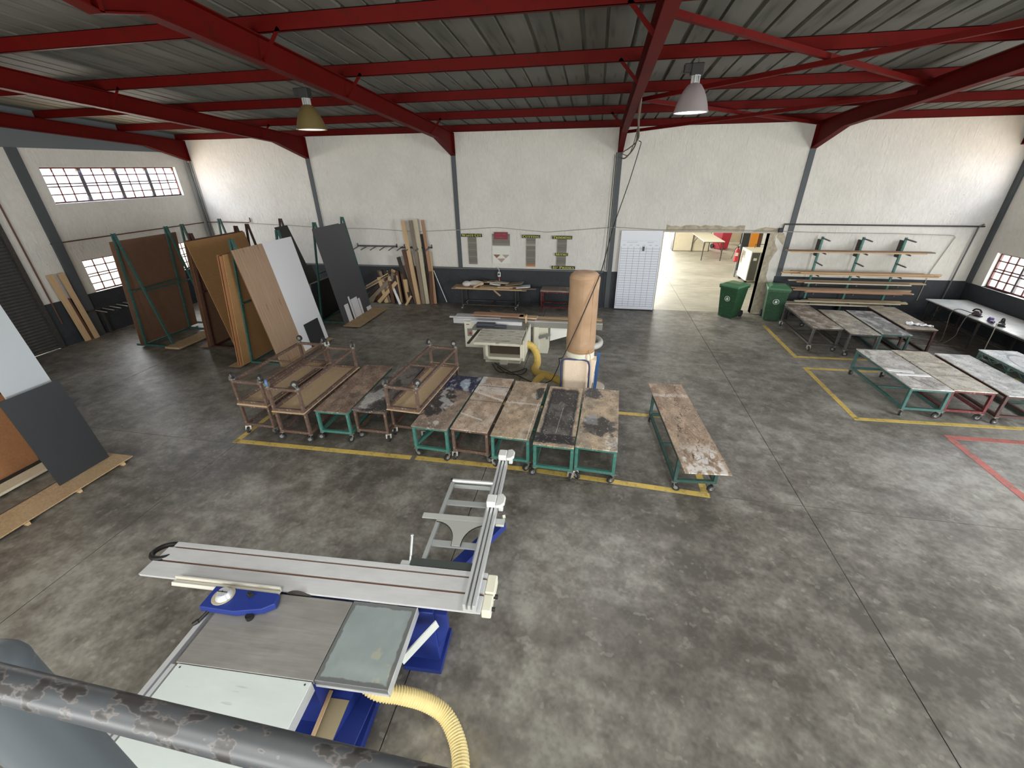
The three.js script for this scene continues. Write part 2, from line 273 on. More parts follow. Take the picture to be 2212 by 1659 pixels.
// windows: dark red steel sashes with panes
const glass = new THREE.MeshPhysicalMaterial({ color: 0xffffff, roughness: 0.05, transmission: 1, thickness: 0 });
M.sash = mat(0x502428, 0.6);
const paneGeo = new Map();
function steelWindow(n, xw, side, z0, z1, y0, y1, sashes, cols, label, thick) {
  const w = struct('window_' + n, label, 'window'); w.position.set(xw + side * 0.1, 0, 0);
  const post = []; const ws = (z1 - z0) / sashes, rows = [0, 0.24, 0.46, 0.54, 0.77, 1].map((t) => y0 + t * (y1 - y0));
  part('window_frame', [bx(-0.025, 0.025, y0, y0 + 0.035, z0, z1), bx(-0.025, 0.025, y1 - 0.035, y1, z0, z1), bx(-0.025, 0.025, y0, y1, z0, z0 + 0.035), bx(-0.025, 0.025, y0, y1, z1 - 0.035, z1)], M.sash, w);
  for (let s = 1; s < sashes; s++) part('mullion', bx(-0.03, 0.03, y0 + 0.035, y1 - 0.035, z0 + s * ws - thick / 2, z0 + s * ws + thick / 2), mat(0x59565c, 0.6), w);
  for (let s = 0; s < sashes; s++) {
    const a = z0 + s * ws + (s ? thick / 2 : 0.035), b = z0 + (s + 1) * ws - (s < sashes - 1 ? thick / 2 : 0.035), cw = (b - a) / cols;
    for (let c = 1; c < cols; c++) part('glazing_bar', bx(-0.012, 0.012, y0 + 0.035, y1 - 0.035, a + c * cw - 0.014, a + c * cw + 0.014), M.sash, w);
    for (let r = 1; r < 5; r++) part('glazing_bar', bx(-0.012, 0.012, rows[r] - 0.013, rows[r] + 0.013, a, b), M.sash, w);
    for (let c = 0; c < cols; c++) for (let r = 0; r < 5; r++) {
      const hh = rows[r + 1] - rows[r] - 0.02, key = (cw - 0.022).toFixed(3) + hh.toFixed(3);
      if (!paneGeo.has(key)) paneGeo.set(key, new THREE.PlaneGeometry(cw - 0.022, hh).rotateY(Math.PI / 2));
      const p = new THREE.Mesh(paneGeo.get(key), glass); p.name = 'pane'; p.position.set(0, (rows[r] + rows[r + 1]) / 2, a + (c + 0.5) * cw); w.add(p);
    }
  }
  part('sill', bx(side < 0 ? 0.03 : -0.13, side < 0 ? 0.13 : -0.03, y0 - 0.02, y0, z0, z1), M.white, w);
}
steelWindow(1, X0 - 0.02, -1, -13.53, -9.62, 3.51, 4.37, 4, 3, 'long high red steel window in the left wall under the roof', 0.1);
steelWindow(2, X0 - 0.02, -1, -11.2, -9.6, 1.17, 2.05, 1, 5, 'low red steel window in the left wall beside the leaning pale planks', 0.05);
steelWindow(3, X0 - 0.02, -1, -13.5, -11.9, 1.17, 2.05, 1, 5, 'low red steel window hidden behind the leftmost board rack', 0.05);
steelWindow(4, X1 + 0.02, 1, -13.53, -9.62, 3.51, 4.37, 4, 3, 'long high steel window in the right wall', 0.1);
steelWindow(5, X1 + 0.02, 1, -13.5, -11.9, 1.17, 2.05, 2, 3, 'low barred window above the long white table, beside the corner', 0.05);
steelWindow(6, X1 + 0.02, 1, -11.2, -9.6, 1.17, 2.05, 1, 5, 'low steel window further along the right wall', 0.05);
// roller door in the left wall
const roller = struct('door_1', 'dark corrugated steel roller door at the left edge of the workshop', 'door');
const slatGeo = merge([ext([[0, 0], [0.018, 0.012], [0.03, 0.04], [0.018, 0.068], [0, 0.08], [-0.012, 0.08], [-0.012, 0]], 4.26)]);
M.slat = paint(72, 72, 70, [96, 94, 90], 0.5, 0.6);
for (let i = 0; i < 49; i++) { const s = new THREE.Mesh(slatGeo, M.slat); s.name = 'slat'; s.position.set(X0 - 0.06, i * 0.08, -8.18); roller.add(s); }
part('guide_rail', [bx(X0 - 0.1, X0 + 0.05, 0, 3.9, -8.26, -8.16), bx(X0 - 0.1, X0 + 0.05, 0, 3.9, -3.94, -3.86)], M.darkSteel, roller);

// outside ground
const yard = struct('ground_outside', 'sunlit pale sandy yard outside the windows', 'ground');
part('sand', [bx(-45, X0 - TW - 0.05, -0.3, -0.12, -45, 40), bx(X1 + TW + 1.7, 45, -0.3, -0.12, -45, 40), bx(X0 - TW - 0.05, X1 + TW + 1.7, -0.3, -0.12, Z1 + TW + 0.05, 40), bx(X0 - TW - 0.05, X1 + TW + 1.7, -0.3, -0.12, -45, -30.5)], mat(0xe6dcc8, 0.95), yard);

// roof: rafters, purlins, bracing, sheets
const roofG = struct('ceiling', 'low pitched steel roof with red rafters and purlins under grey sheeting', 'roof');
function rafter(x, s0 = 0.075) {
  const prof = (z0, z1, d0, d1) => ext([[-z0, rafterY(z0) - d0], [-z1, rafterY(z1) - d1], [-z1, rafterY(z1) + 0.3], [-z0, rafterY(z0) + 0.3]], 0.012).rotateY(Math.PI / 2).translate(x - 0.006, 0, 0);
  const web = [prof(-14, -12.55, 0.3, 0), prof(-12.55, -4.5, 0, 0), prof(-4.5, -4, 0, 0.15), prof(-4, -3.5, 0.15, 0), prof(-3.5, 4.75, 0, 0), prof(4.75, 6.2, 0, 0.3)];
  const fl = (z0, y0, z1, y1, w = 2 * s0) => bar([x, y0, z0], [x, y1, z1], w, 0.014);
  const low = [[-14, rafterY(-14) - 0.3], [-12.55, rafterY(-12.55)], [-4.5, rafterY(-4.5)], [-4, rafterY(-4) - 0.15], [-3.5, rafterY(-3.5)], [4.75, rafterY(4.75)], [6.2, rafterY(6.2) - 0.3]];
  for (let i = 0; i < 6; i++) web.push(fl(low[i][0], low[i][1], low[i + 1][0], low[i + 1][1]));
  web.push(fl(-14, rafterY(-14) + 0.29, -4, rafterY(-4) + 0.29), fl(-4, rafterY(-4) + 0.29, 6.2, rafterY(6.2) + 0.29));
  web.push(bx(x - s0, x + s0, rafterY(-4) - 0.15, rafterY(-4) + 0.3, -4.02, -3.98), bx(x - s0, x + s0, 4.55, 5.15, -13.99, -13.97));
  const o = part('rafter', web, M.redSteel, roofG); return o;
}
for (const x of [X0 + 0.2, ...COLS, X1 - 0.2]) rafter(x);
const PZ = [-13.9, -12.03, -10.03, -8.04, -6.03, -4.25, -3.75, -2, 0, 2, 4, 6];
for (const z of PZ) { // cold-rolled channels
  const y = rafterY(z) + 0.305, s = z < RIDGE ? 1 : -1;
  part('purlin', [bx(X0, X1, y, y + 0.17, z - 0.003, z + 0.003), bx(X0, X1, y, y + 0.006, z - 0.003 - 0.055, z + 0.003), bx(X0, X1, y + 0.164, y + 0.17, z - 0.058, z + 0.003)], M.redSteel, roofG);
}
for (const [x, s] of [[COLS[0], 1], [COLS[1], 1], [COLS[2], -1]]) for (const z of [-12.03, -8.04, -6.03]) part('fly_brace', bar([x + s * 0.05, rafterY(z) + 0.02, z], [x + s * 0.36, rafterY(z) + 0.34, z], 0.05, 0.006, [0, 0, 1]), M.redSteel, roofG);
const brace = (z0, z1, dy) => part('roof_brace', bar([COLS[2] + 0.05, rafterY(z0) + 0.24 + dy, z0], [COLS[3] - 0.05, rafterY(z1) + 0.24 + dy, z1], 0.07, 0.07), M.redSteel, roofG);
brace(-6.1, -10.0, 0); brace(-10.0, -6.1, -0.075); brace(-10.2, -13.8, 0); brace(-13.8, -10.2, -0.075);
// sheets, 0.7 m wide, folded ribs running down the slope
const rib = [[0, 0], [0.02, 0.035], [0.05, 0.035], [0.075, 0], [0.335, 0], [0.345, 0.03], [0.37, 0.03], [0.38, 0], [0.7, 0]];
function sheetGeo(z0, z1) {
  const pos = [], uv = []; const Y = (x, z) => sheetY(z);
  for (let i = 0; i + 1 < rib.length; i++) {
    const [a, ya] = rib[i], [b, yb] = rib[i + 1], q = [[a, ya, z0], [b, yb, z0], [b, yb, z1], [a, ya, z1]].map(([x, y, z]) => [x, sheetY(z) + y, z]);
    for (const k of [0, 1, 2, 0, 2, 3]) { pos.push(...q[k]); uv.push(q[k][0], q[k][2]); }
  }
  const g = new THREE.BufferGeometry(); g.setAttribute('position', new THREE.Float32BufferAttribute(pos, 3)); g.setAttribute('uv', new THREE.Float32BufferAttribute(uv, 2)); g.computeVertexNormals(); return g;
}
M.skylight = new THREE.MeshPhysicalMaterial({ color: 0xf0f0ea, roughness: 0.95, transmission: 0.5, thickness: 0 });
const sheetBack = sheetGeo(Z0 - 0.3, RIDGE), sheetFront = sheetGeo(RIDGE, Z1 + 0.3);
for (let i = 0; i < 36; i++) for (const g of [sheetBack, sheetFront]) { const s = new THREE.Mesh(g, g === sheetFront && [17, 18, 19, 23, 24, 25].includes(i) ? M.skylight : M.roof); s.name = 'roof_sheet'; s.position.x = X0 - 0.35 + i * 0.7; roofG.add(s); }
part('roof_deck', [bar([(X0 + X1) / 2, sheetY(-14.3) + 0.06, -14.3], [(X0 + X1) / 2, sheetY(RIDGE) + 0.06, RIDGE], X1 - X0 + 0.6, 0.02), ...[[X0 - 0.3, -2.49], [-0.39, 1.71], [3.81, X1 + 0.3]].map(([a, b]) => bar([(a + b) / 2, sheetY(RIDGE) + 0.06, RIDGE], [(a + b) / 2, sheetY(6.5) + 0.06, 6.5], b - a, 0.02))], mat(0x8a8a86, 0.8), roofG);

// the room beyond the doorway
const room2 = struct('wall_next_room', 'pale walls of the bright room beyond the doorway', 'wall');
part('plaster', [...grid(-2, 12, -0.1, 4.6, [[1.0, 4.7, -0.1, 3.9]], (a, b, c, d) => bx(a, b, c, d, -30.2, -30)), ...grid(-30, -14.23, -0.1, 4.6, [[-23.6, -17.4, 0.5, 4.0]], (a, b, c, d) => bx(-2, -1.8, c, d, a, b)), bx(12, 12.2, -0.1, 4.6, -30, -14.23), bx(10.6, 12.1, -0.1, 4.6, -14.25, -14.2)], mat(0xe4dfcf, 0.9), room2);
part('roof', bx(-2.2, 12.3, 4.6, 4.75, -30.3, -14.23), mat(0xc9c6bd, 0.85), room2);
// ------------------------------------------------------------------ trolley tables
const casterBracket = merge([box(0.07, 0.006, 0.07, 0, -0.003, 0), cyl(0.022, 0.022, 0.02, 0, -0.015, 0, 10), bar([-0.021, -0.02, 0], [-0.021, -0.092, 0.03], 0.055, 0.004), bar([0.021, -0.02, 0], [0.021, -0.092, 0.03], 0.055, 0.004)]);
const casterWheel = merge([ni(new THREE.CylinderGeometry(0.058, 0.058, 0.034, 22)).rotateZ(Math.PI / 2).translate(0, -0.092, 0.032)]);
const casterHub = merge([ni(new THREE.CylinderGeometry(0.03, 0.03, 0.037, 14)).rotateZ(Math.PI / 2).translate(0, -0.092, 0.032)]);
M.casterMetal = mat(0x9a978f, 0.45, { metalness: 0.5 });
M.hub = mat(0x8b8a86, 0.5);
M.blueWheel = mat(0x5578a0, 0.6);
function caster(parent, x, y, z, a, wm = M.rubber) {
  const c = new THREE.Mesh(casterBracket, M.casterMetal); c.name = 'caster'; c.position.set(x, y, z); c.rotation.y = a; parent.add(c);
  const w = new THREE.Mesh(casterWheel, wm); w.name = 'wheel'; c.add(w); const h = new THREE.Mesh(casterHub, M.hub); h.name = 'hub'; c.add(h);
}
// a worn worktop: base chipboard with layers of paint, glue and scratches. Each layer: [colour, strength, mask(u, v)]
function topMat(sd, base, layers, rough = 0.6, w = 160, h = 448) {
  const grey = (base[0] + base[1] + base[2]) / 3; base = base.map((q) => 1.06 * (q + 0.3 * (grey - q)));
  seed(sd); const sc = Array.from({ length: 26 }, () => [rnd(), rnd(), rr(-0.5, 0.5), rr(0.02, 0.12), rnd() < 0.55]);
  const ox = sd * 3.7, map = tex(w, h, (u, v) => {
    const n = fbm(u * 5 + ox, v * 14 + ox, 4), f = fbm(u * 60 + ox, v * 170, 2);
    let c = base.map((q) => q * (0.72 + 0.45 * n + 0.16 * (f - 0.5)));
    for (const [col, a, mask] of layers) c = mix3(c, col, clamp(a * mask(u, v, n)));
    const sp = fbm(u * 34 + ox, v * 96 + 4, 3); c = mix3(c, [210, 205, 196], smooth(0.74, 0.79, sp) * 0.75); c = mix3(c, [44, 40, 37], smooth(0.27, 0.22, sp) * 0.6);
    for (const [su, sv, sa, sl, lightMark] of sc) { const du = u - su, dv = (v - sv) * 3, along = du * Math.cos(sa * 3) + dv * Math.sin(sa * 3), ac = Math.abs(-du * Math.sin(sa * 3) + dv * Math.cos(sa * 3)); if (ac < 0.006 && Math.abs(along) < sl) c = mix3(c, lightMark ? [206, 200, 190] : [52, 46, 42], 0.5); }
    return c;
  });
  map.wrapS = map.wrapT = THREE.ClampToEdgeWrapping;
  return mat(0xffffff, rough, { map });
}
const nz = (s, k = 6) => (u, v) => fbm(u * k + s, v * k * 3 + s, 4);
const blob = (cu, cv, ru, rv, s = 1) => (u, v) => { const d = Math.hypot((u - cu) / ru, (v - cv) / rv) + 0.9 * (fbm(u * 7 + s, v * 20 + s, 4) - 0.5); return smooth(1.05, 0.75, d); };
const band = (a, b, s = 1) => (u, v) => { const q = v + 0.05 * (fbm(u * 5 + s, v * 9, 3) - 0.5); return smooth(a, a + 0.02, q) * smooth(b, b - 0.02, q) * (0.55 + 0.9 * fbm(u * 9 + s, v * 26 + s, 3)); };
const ring = (hu, hv, w, s = 1) => (u, v) => { const d = Math.max(Math.abs(u - 0.5) / hu, Math.abs(v - 0.5) / hv) + 0.12 * (fbm(u * 6 + s, v * 16, 3) - 0.5); return smooth(w, 0, Math.abs(d - 1)); };
const inside = (hu, hv, s = 1) => (u, v) => { const d = Math.max(Math.abs(u - 0.5) / hu, Math.abs(v - 0.5) / hv) + 0.16 * (fbm(u * 6 + s, v * 18, 3) - 0.5); return smooth(1, 0.86, d); };
const smear = (s, lo = 0.52, hi = 0.66) => (u, v) => smooth(lo, hi, fbm(u * 4 + v * 3 + s, v * 9 - u * 2 + s, 4));
const TAN = [166, 142, 114], BROWN = [140, 112, 90], WHT = [226, 226, 224], DK = [40, 39, 40], GRY = [128, 124, 118];
// v = 0 is the far end of a table, v = 1 the near end
const tops = {
  rough: topMat(31, [150, 120, 98], [[DK, 0.3, smear(4, 0.58, 0.7)], [[92, 66, 52], 0.4, smear(9)]]),
  streaked: topMat(32, [112, 104, 96], [[DK, 0.75, (u, v) => smooth(0.45, 0.6, fbm(u * 3 + 2, v * 6, 3)) * (v > 0.3 ? 1 : 0.6)], [WHT, 0.6, blob(0.32, 0.78, 0.3, 0.2, 3)], [DK, 0.7, blob(0.7, 0.9, 0.4, 0.12, 6)]], 0.45),
  blueBlack: topMat(33, [146, 122, 102], [[[34, 38, 66], 0.95, (u, v) => smooth(0.36, 0.26, v + 0.1 * (fbm(u * 5, v * 8, 3) - 0.5))], [DK, 0.8, blob(0.25, 0.55, 0.42, 0.28, 2)], [WHT, 0.6, smear(21, 0.54, 0.68)], [[196, 214, 222], 0.7, blob(0.62, 0.17, 0.2, 0.12, 8)]]),
  whiteBands: topMat(34, [176, 146, 118], [[[200, 190, 182], 0.7, band(0.16, 0.36, 3)], [WHT, 0.7, (u, v) => smooth(0.03, 0, Math.abs(v - 0.33 - 0.13 * u))], [[52, 44, 40], 0.8, (u, v) => smooth(0.006, 0.003, Math.abs(v - 0.2)) + smooth(0.006, 0.003, Math.abs(v - 0.5))], [WHT, 0.7, (u, v) => smooth(0.02, 0, Math.abs(v - 0.74 - 0.12 * u)) * (u < 0.7 ? 1 : 0)], [WHT, 0.25, smear(14)], [[200, 205, 205], 0.8, blob(0.05, 0.04, 0.12, 0.16, 5)]]),
  speckled: topMat(35, [172, 144, 112], [[DK, 0.8, blob(0.88, 0.22, 0.14, 0.13, 4)], [WHT, 0.75, (u, v) => smooth(0.025, 0, Math.abs(v - 0.44)) * (0.5 + 0.5 * fbm(u * 8, 3, 2))], [WHT, 0.7, (u, v) => smooth(0.02, 0, Math.abs(u - 0.93)) * (v > 0.4 ? 1 : 0)], [WHT, 0.3, smear(17, 0.56, 0.7)]]),
  charcoal: topMat(36, [186, 158, 122], [[[62, 60, 60], 0.95, inside(0.44, 0.46, 4)], [[128, 124, 118], 0.5, smear(6)], [DK, 0.8, ring(0.36, 0.42, 0.12, 2)], [WHT, 0.7, (u, v) => smooth(0.012, 0, Math.abs(u - 0.52 + 0.12 * (v - 0.6))) * (v > 0.4 && v < 0.82 ? 1 : 0)], [DK, 0.8, band(0.83, 0.97, 2)]]),
  patched: topMat(37, [178, 152, 118], [[[70, 70, 72], 0.9, blob(0.24, 0.1, 0.3, 0.13, 3)], [DK, 0.75, blob(0.5, 0.68, 0.5, 0.15, 6)], [[150, 152, 158], 0.7, blob(0.3, 0.58, 0.22, 0.1, 1)], [WHT, 0.6, (u, v) => smooth(0.72, 0.85, v) * smooth(0.55, 0.8, u) * smooth(0.42, 0.6, fbm(u * 12 + 7, v * 36, 4))], [GRY, 0.4, smear(23)]]),
  scribbled: topMat(38, [168, 138, 108], [[[104, 80, 62], 0.4, smear(11, 0.55, 0.68)], [WHT, 0.75, (u, v) => smooth(0.68, 0.86, v) * smooth(0.4, 0.62, fbm(u * 9 + 4, v * 26, 4)) * smooth(0.02, 0.12, Math.min(u, 1 - u))], [WHT, 0.4, band(0.14, 0.2, 2)], [[60, 44, 38], 0.9, (u, v) => smooth(0.02, 0.008, Math.abs(fbm(u * 7 + 3, v * 18, 2) - 0.5)) * smooth(0.55, 0.6, fbm(u * 3 + 8, v * 7, 2))]], 0.6, 160, 512),
  dusty: topMat(39, [146, 130, 112], [[WHT, 0.4, smear(2, 0.5, 0.7)], [[88, 74, 62], 0.5, smear(8)]]),
  greyDusty: topMat(40, [156, 146, 126], [[GRY, 0.7, smear(4)], [WHT, 0.35, smear(13)]]),
  slate: topMat(41, [124, 124, 122], [[[92, 92, 92], 0.7, smear(3)], [WHT, 0.5, smear(9, 0.55, 0.7)], [[196, 190, 178], 0.7, (u, v) => smooth(0.1, 0.02, u)]]),
  beigeDusty: topMat(42, [164, 150, 126], [[GRY, 0.4, smear(5)]]),
  paleGrey: topMat(43, [190, 184, 174], [[WHT, 0.5, smear(2)], [[88, 84, 80], 0.8, (u, v) => smooth(0.03, 0.01, Math.abs(u - 0.3 - 0.9 * (v - 0.62))) * (v > 0.62 && v < 0.95 ? 1 : 0)], [[120, 112, 104], 0.5, smear(19, 0.6, 0.7)]]),
  jointed: topMat(44, [190, 178, 152], [[[96, 84, 70], 0.8, (u, v) => smooth(0.006, 0.003, Math.abs(v - 0.33)) + smooth(0.006, 0.003, Math.abs(v - 0.45)) + smooth(0.006, 0.003, Math.abs(v - 0.66))], [WHT, 0.35, smear(6)], [WHT, 0.7, (u, v) => smooth(0.012, 0, Math.abs(u - 0.4 - 0.4 * (v - 0.75))) * (v > 0.7 && v < 0.9 ? 1 : 0)]]),
  chalky: topMat(45, [206, 206, 200], [[WHT, 0.6, smear(3)], [[150, 150, 146], 0.4, smear(12)]]),
  chalkyArc: topMat(46, [214, 220, 222], [[[132, 136, 142], 0.8, (u, v) => smooth(0.06, 0.02, Math.abs(Math.hypot((u - 0.62) / 0.46, (v - 0.55) / 0.42) - 1))], [WHT, 0.4, smear(8)]]),
  plainUnder: chip(184, 160, 128, 14),
};
const flatUV = (g, w, l) => { const p = g.attributes.position, uv = g.attributes.uv; for (let i = 0; i < p.count; i++) uv.setXY(i, p.getX(i) / w + 0.5, p.getZ(i) / l + 0.5); return g; };
function trolley(label, top, fm, { w = 0.6, l = 1.87, h = 0.6, legL = l - 0.06, flip = false, pos, ry = 0, diag = false, group = 'trolley tables', wheels = true, shift = 0, truss = false, blueWheel = -1 }) {
  const t = thing('trolley_table', label, 'table', [pos[0], flip ? pos[2] + h : pos[2] || 0, pos[1]], ry, group);
  if (flip) t.rotation.set(0, ry, Math.PI);
  let ci = 0; seed(Math.round(Math.abs(pos[0] * 131 + pos[1] * 17)) + (flip ? 5 : 0));
  const b = wheels ? 0.15 : 0.0, s = 0.044, hw = w / 2 - 0.025, hl = legL / 2 - 0.02, yt = h - 0.018;
  part('table_top', flatUV(rbox(w, 0.018, l, 0, h - 0.009, 0, 0.004), w, l), tops[top], t);
  for (const [sx, sz] of [[-1, -1], [1, -1], [-1, 1], [1, 1]]) part('leg', box(s, yt - b, s, sx * hw, (yt + b) / 2, sz * hl + shift), fm, t);
  const rails = (y) => [box(s, s, 2 * hl - s, -hw, y, shift), box(s, s, 2 * hl - s, hw, y, shift), box(2 * hw - s, s, s, 0, y, -hl + shift), box(2 * hw - s, s, s, 0, y, hl + shift)];
  part('top_frame', rails(yt - s / 2), fm, t);
  part('lower_frame', rails(b + s / 2), fm, t);
  part('cross_bar', box(2 * hw - s, 0.03, 0.03, 0, b + s / 2, shift), fm, t);
  if (diag) part('brace', bar([hw, yt - 0.05, -hl + 0.65 + shift], [-hw + 0.02, b + 0.06, hl - 0.03 + shift], 0.03), fm, t);
  if (truss) { const gs = []; for (let i = 0; i < 10; i++) { const z0 = -hl + (i / 10) * 2 * hl, z1 = -hl + ((i + 1) / 10) * 2 * hl; gs.push(bar([-hw, i % 2 ? yt - 0.03 : yt - 0.13, z0], [-hw, i % 2 ? yt - 0.13 : yt - 0.03, z1], 0.014)); } gs.push(box(0.02, 0.02, 2 * hl, -hw, yt - 0.14, 0)); part('lattice', gs, fm, t); }
  if (wheels) for (const [sx, sz] of [[-1, -1], [1, -1], [-1, 1], [1, 1]]) caster(t, sx * hw, b, sz * hl + shift, rr(-2.5, 2.5), ci++ === blueWheel ? M.blueWheel : M.rubber);
  return t;
}
const MID_ROW = 'trolley tables in the middle row';
trolley('brown steel trolley table under the leftmost upturned one', 'plainUnder', M.maroon, { pos: [-5.62, -6.29], ry: -0.01, group: MID_ROW });
trolley('upturned brown trolley table, leftmost of the three lying wheels up', 'plainUnder', M.maroon, { pos: [-5.6, -6.28, 0.602], ry: -0.02, flip: true, group: MID_ROW });
trolley('brown steel trolley table under the second upturned one, left of the bare brown top', 'plainUnder', M.maroon, { pos: [-4.86, -6.2], ry: 0, group: MID_ROW });
trolley('upturned brown trolley table with one blue castor, beside the bare brown top', 'plainUnder', M.maroon, { pos: [-4.84, -6.15, 0.602], ry: 0.01, flip: true, blueWheel: 3, group: MID_ROW });
trolley('teal legged trolley table with rough bare brown top between upturned tables', 'rough', M.teal, { pos: [-4.18, -6.32], ry: 0.02, group: MID_ROW });
trolley('brown trolley table with dark top and long white smear', 'streaked', M.maroon, { pos: [-3.54, -6.45], ry: 0.0, group: MID_ROW });
trolley('brown steel trolley table under the rightmost upturned one', 'plainUnder', M.maroon, { pos: [-2.93, -6.66], ry: -0.05, group: MID_ROW });
trolley('upturned trolley table with tan underside, rightmost of the three lying wheels up', 'plainUnder', M.maroon, { pos: [-2.88, -6.5, 0.602], ry: -0.065, flip: true, group: MID_ROW });
trolley('teal trolley table with blue-black paint over its far end', 'blueBlack', M.teal, { pos: [-2.3, -6.12], ry: -0.05, diag: true, group: MID_ROW });
trolley('brown trolley table with tan top crossed by white bands', 'whiteBands', M.maroon, { pos: [-1.665, -6.15], ry: -0.04, group: MID_ROW });
trolley('teal trolley table with tan speckled top and white line along its right side', 'speckled', M.teal, { pos: [-1.01, -6.07], ry: -0.038, group: MID_ROW });
trolley('teal trolley table with charcoal stained top and tan rim', 'charcoal', M.teal, { pos: [-0.345, -5.96], ry: -0.033, group: MID_ROW });
trolley('teal trolley table with tan top and dark patches, right end of the row', 'patched', M.teal, { pos: [0.285, -5.99], ry: -0.05, group: MID_ROW });
trolley('long brown scribbled trolley table standing alone right of the row', 'scribbled', M.tealDark, { pos: [1.58, -6.03], l: 2.58, legL: 1.85, shift: 0.02, ry: 0.085 });
const FAR = 'trolley tables by the timber rack', NEAR = 'trolley tables inside the larger yellow bay';
trolley('dusty brown trolley table nearest the green bins', 'dusty', M.darkSteel, { pos: [5.79, -11.96], l: 1.98, w: 0.64, h: 0.62, ry: -0.01, group: FAR });
trolley('tan and grey dusty trolley table, second from the green bins', 'greyDusty', M.darkSteel, { pos: [6.5, -11.67], l: 1.92, w: 0.63, ry: -0.045, group: FAR });
trolley('slate grey topped trolley table with a pale strip, third from the green bins', 'slate', M.tealDark, { pos: [7.2, -11.73], l: 1.88, w: 0.62, ry: -0.05, group: FAR });
trolley('beige topped trolley table with crumpled white plastic on it', 'beigeDusty', M.rackMaroon, { pos: [7.96, -12.18], l: 1.9, w: 0.66, h: 0.61, ry: -0.05, group: FAR, wheels: false });
trolley('green framed trolley table with pale top and white strips lying across', 'paleGrey', M.rackTeal, { pos: [6.1, -8.76], l: 1.87, w: 0.66, ry: 0, group: NEAR });
trolley('dark red framed trolley table with jointed beige top', 'jointed', M.redFrame, { pos: [6.79, -8.8], l: 1.87, w: 0.66, ry: -0.01, group: NEAR });
trolley('chalky white topped trolley table between the red framed and the latticed one', 'chalky', M.rackMaroon, { pos: [7.53, -8.72], l: 1.9, w: 0.62, ry: -0.02, group: NEAR });
trolley('taller white topped table with lattice side and grey arc on top', 'chalkyArc', M.tealDark, { pos: [8.32, -8.76], l: 1.9, w: 0.66, h: 0.72, ry: -0.02, group: NEAR, truss: true, wheels: false });
// low bench behind the far tables
{ const b = thing('bench', 'low pale plank bench against the dark base behind the far trolley tables', 'bench', [6.95, 0, -13.5]); part('seat', box(2.6, 0.03, 0.26, 0, 0.53, 0), M.paleBoard, b); for (const x of [-1.1, 1.1]) part('leg', [box(0.05, 0.515, 0.05, x, 0.2575, -0.08), box(0.05, 0.515, 0.05, x, 0.2575, 0.08)], M.darkSteel, b); }
// long white table along the right wall
{ const t = thing('long_table', 'long white topped table along the right wall under the window', 'table', [9.84, 0, -10.8]);
  part('table_top', rbox(1.02, 0.025, 5.6, 0, 0.74, 0, 0.004), mat(0xffffff, 0.3, { map: tex(128, 512, (u, v) => { const n = fbm(u * 6, v * 26, 4), k = 214 + 44 * (n - 0.5); return [k - 4, k, k + 2]; }, { size: [1.1, 5.6] }) }), t);
  for (const z of [-2.7, -0.9, 0.9, 2.7]) for (const x of [-0.46, 0.44]) part('leg', box(0.04, 0.728, 0.04, x, 0.364, z), M.darkSteel, t);
  part('top_frame', [box(0.04, 0.05, 5.4, -0.46, 0.703, 0), box(0.04, 0.05, 5.4, 0.44, 0.703, 0)], M.darkSteel, t);
  part('brace', [bar([-0.44, 0.68, -2.2], [-0.46, 0.1, -2.7], 0.025), bar([-0.46, 0.35, -2.68], [-0.46, 0.35, 2.68], 0.025)], M.darkSteel, t); }
// things on those tables
one('white_strip', bar([5.78, 0.607, -8.62], [6.2, 0.607, -8.55], 0.1, 0.012), M.white, 'short wide white strip on the green framed trolley table', 'strip');
one('white_strip', bar([5.83, 0.607, -8.42], [6.4, 0.607, -8.42], 0.07, 0.012), M.white, 'long narrow white strip nearest the front of the green framed table', 'strip');
seed(77);
{ const g = new THREE.PlaneGeometry(0.5, 0.2, 30, 14).rotateX(-Math.PI / 2), p = g.attributes.position; for (let i = 0; i < p.count; i++) { const x = p.getX(i), z = p.getZ(i); p.setY(i, 0.004 + 0.075 * Math.pow(fbm(x * 22 + 3, z * 22 + 8, 3), 2.2) + 0.012 * vn(x * 60, z * 60)); p.setX(i, x + 0.05 * (vn(x * 9, z * 9) - 0.5)); p.setZ(i, z * (0.75 + 0.5 * vn(x * 7 + 4, 3))); }
  g.computeVertexNormals(); g.rotateY(-0.35); const o = one('plastic_sheet', g, mat(0xf0f2f2, 0.35, { side: THREE.DoubleSide }), 'crumpled white plastic lying on the beige topped trolley table', 'plastic'); o.position.set(8.02, 0.611, -11.55); }
function sander(label, x, z, ry, body, c2) { const s = thing('power_sander', label, 'power tool', [x, 0.753, z], ry, 'sanders on the long white table');
  part('sole', rbox(0.11, 0.02, 0.22, 0, 0.01, 0, 0.006), M.rubber, s); part('body', [rbox(0.09, 0.07, 0.17, 0, 0.055, 0, 0.025), rbox(0.06, 0.05, 0.1, 0, 0.1, -0.02, 0.02)], body, s); part('handle', tube([[0, 0.1, 0.08], [0, 0.16, 0.03], [0, 0.16, -0.06], [0, 0.1, -0.1]], 0.018, 10), c2, s); }
sander('dark sander with two cables, furthest along the long white table', 9.5, -12.05, 0.5, mat(0x4a4048, 0.5), M.black);
sander('dark sander with one cable hanging from the long white table', 9.5, -11.3, -0.4, mat(0x3e3a40, 0.5), M.black);
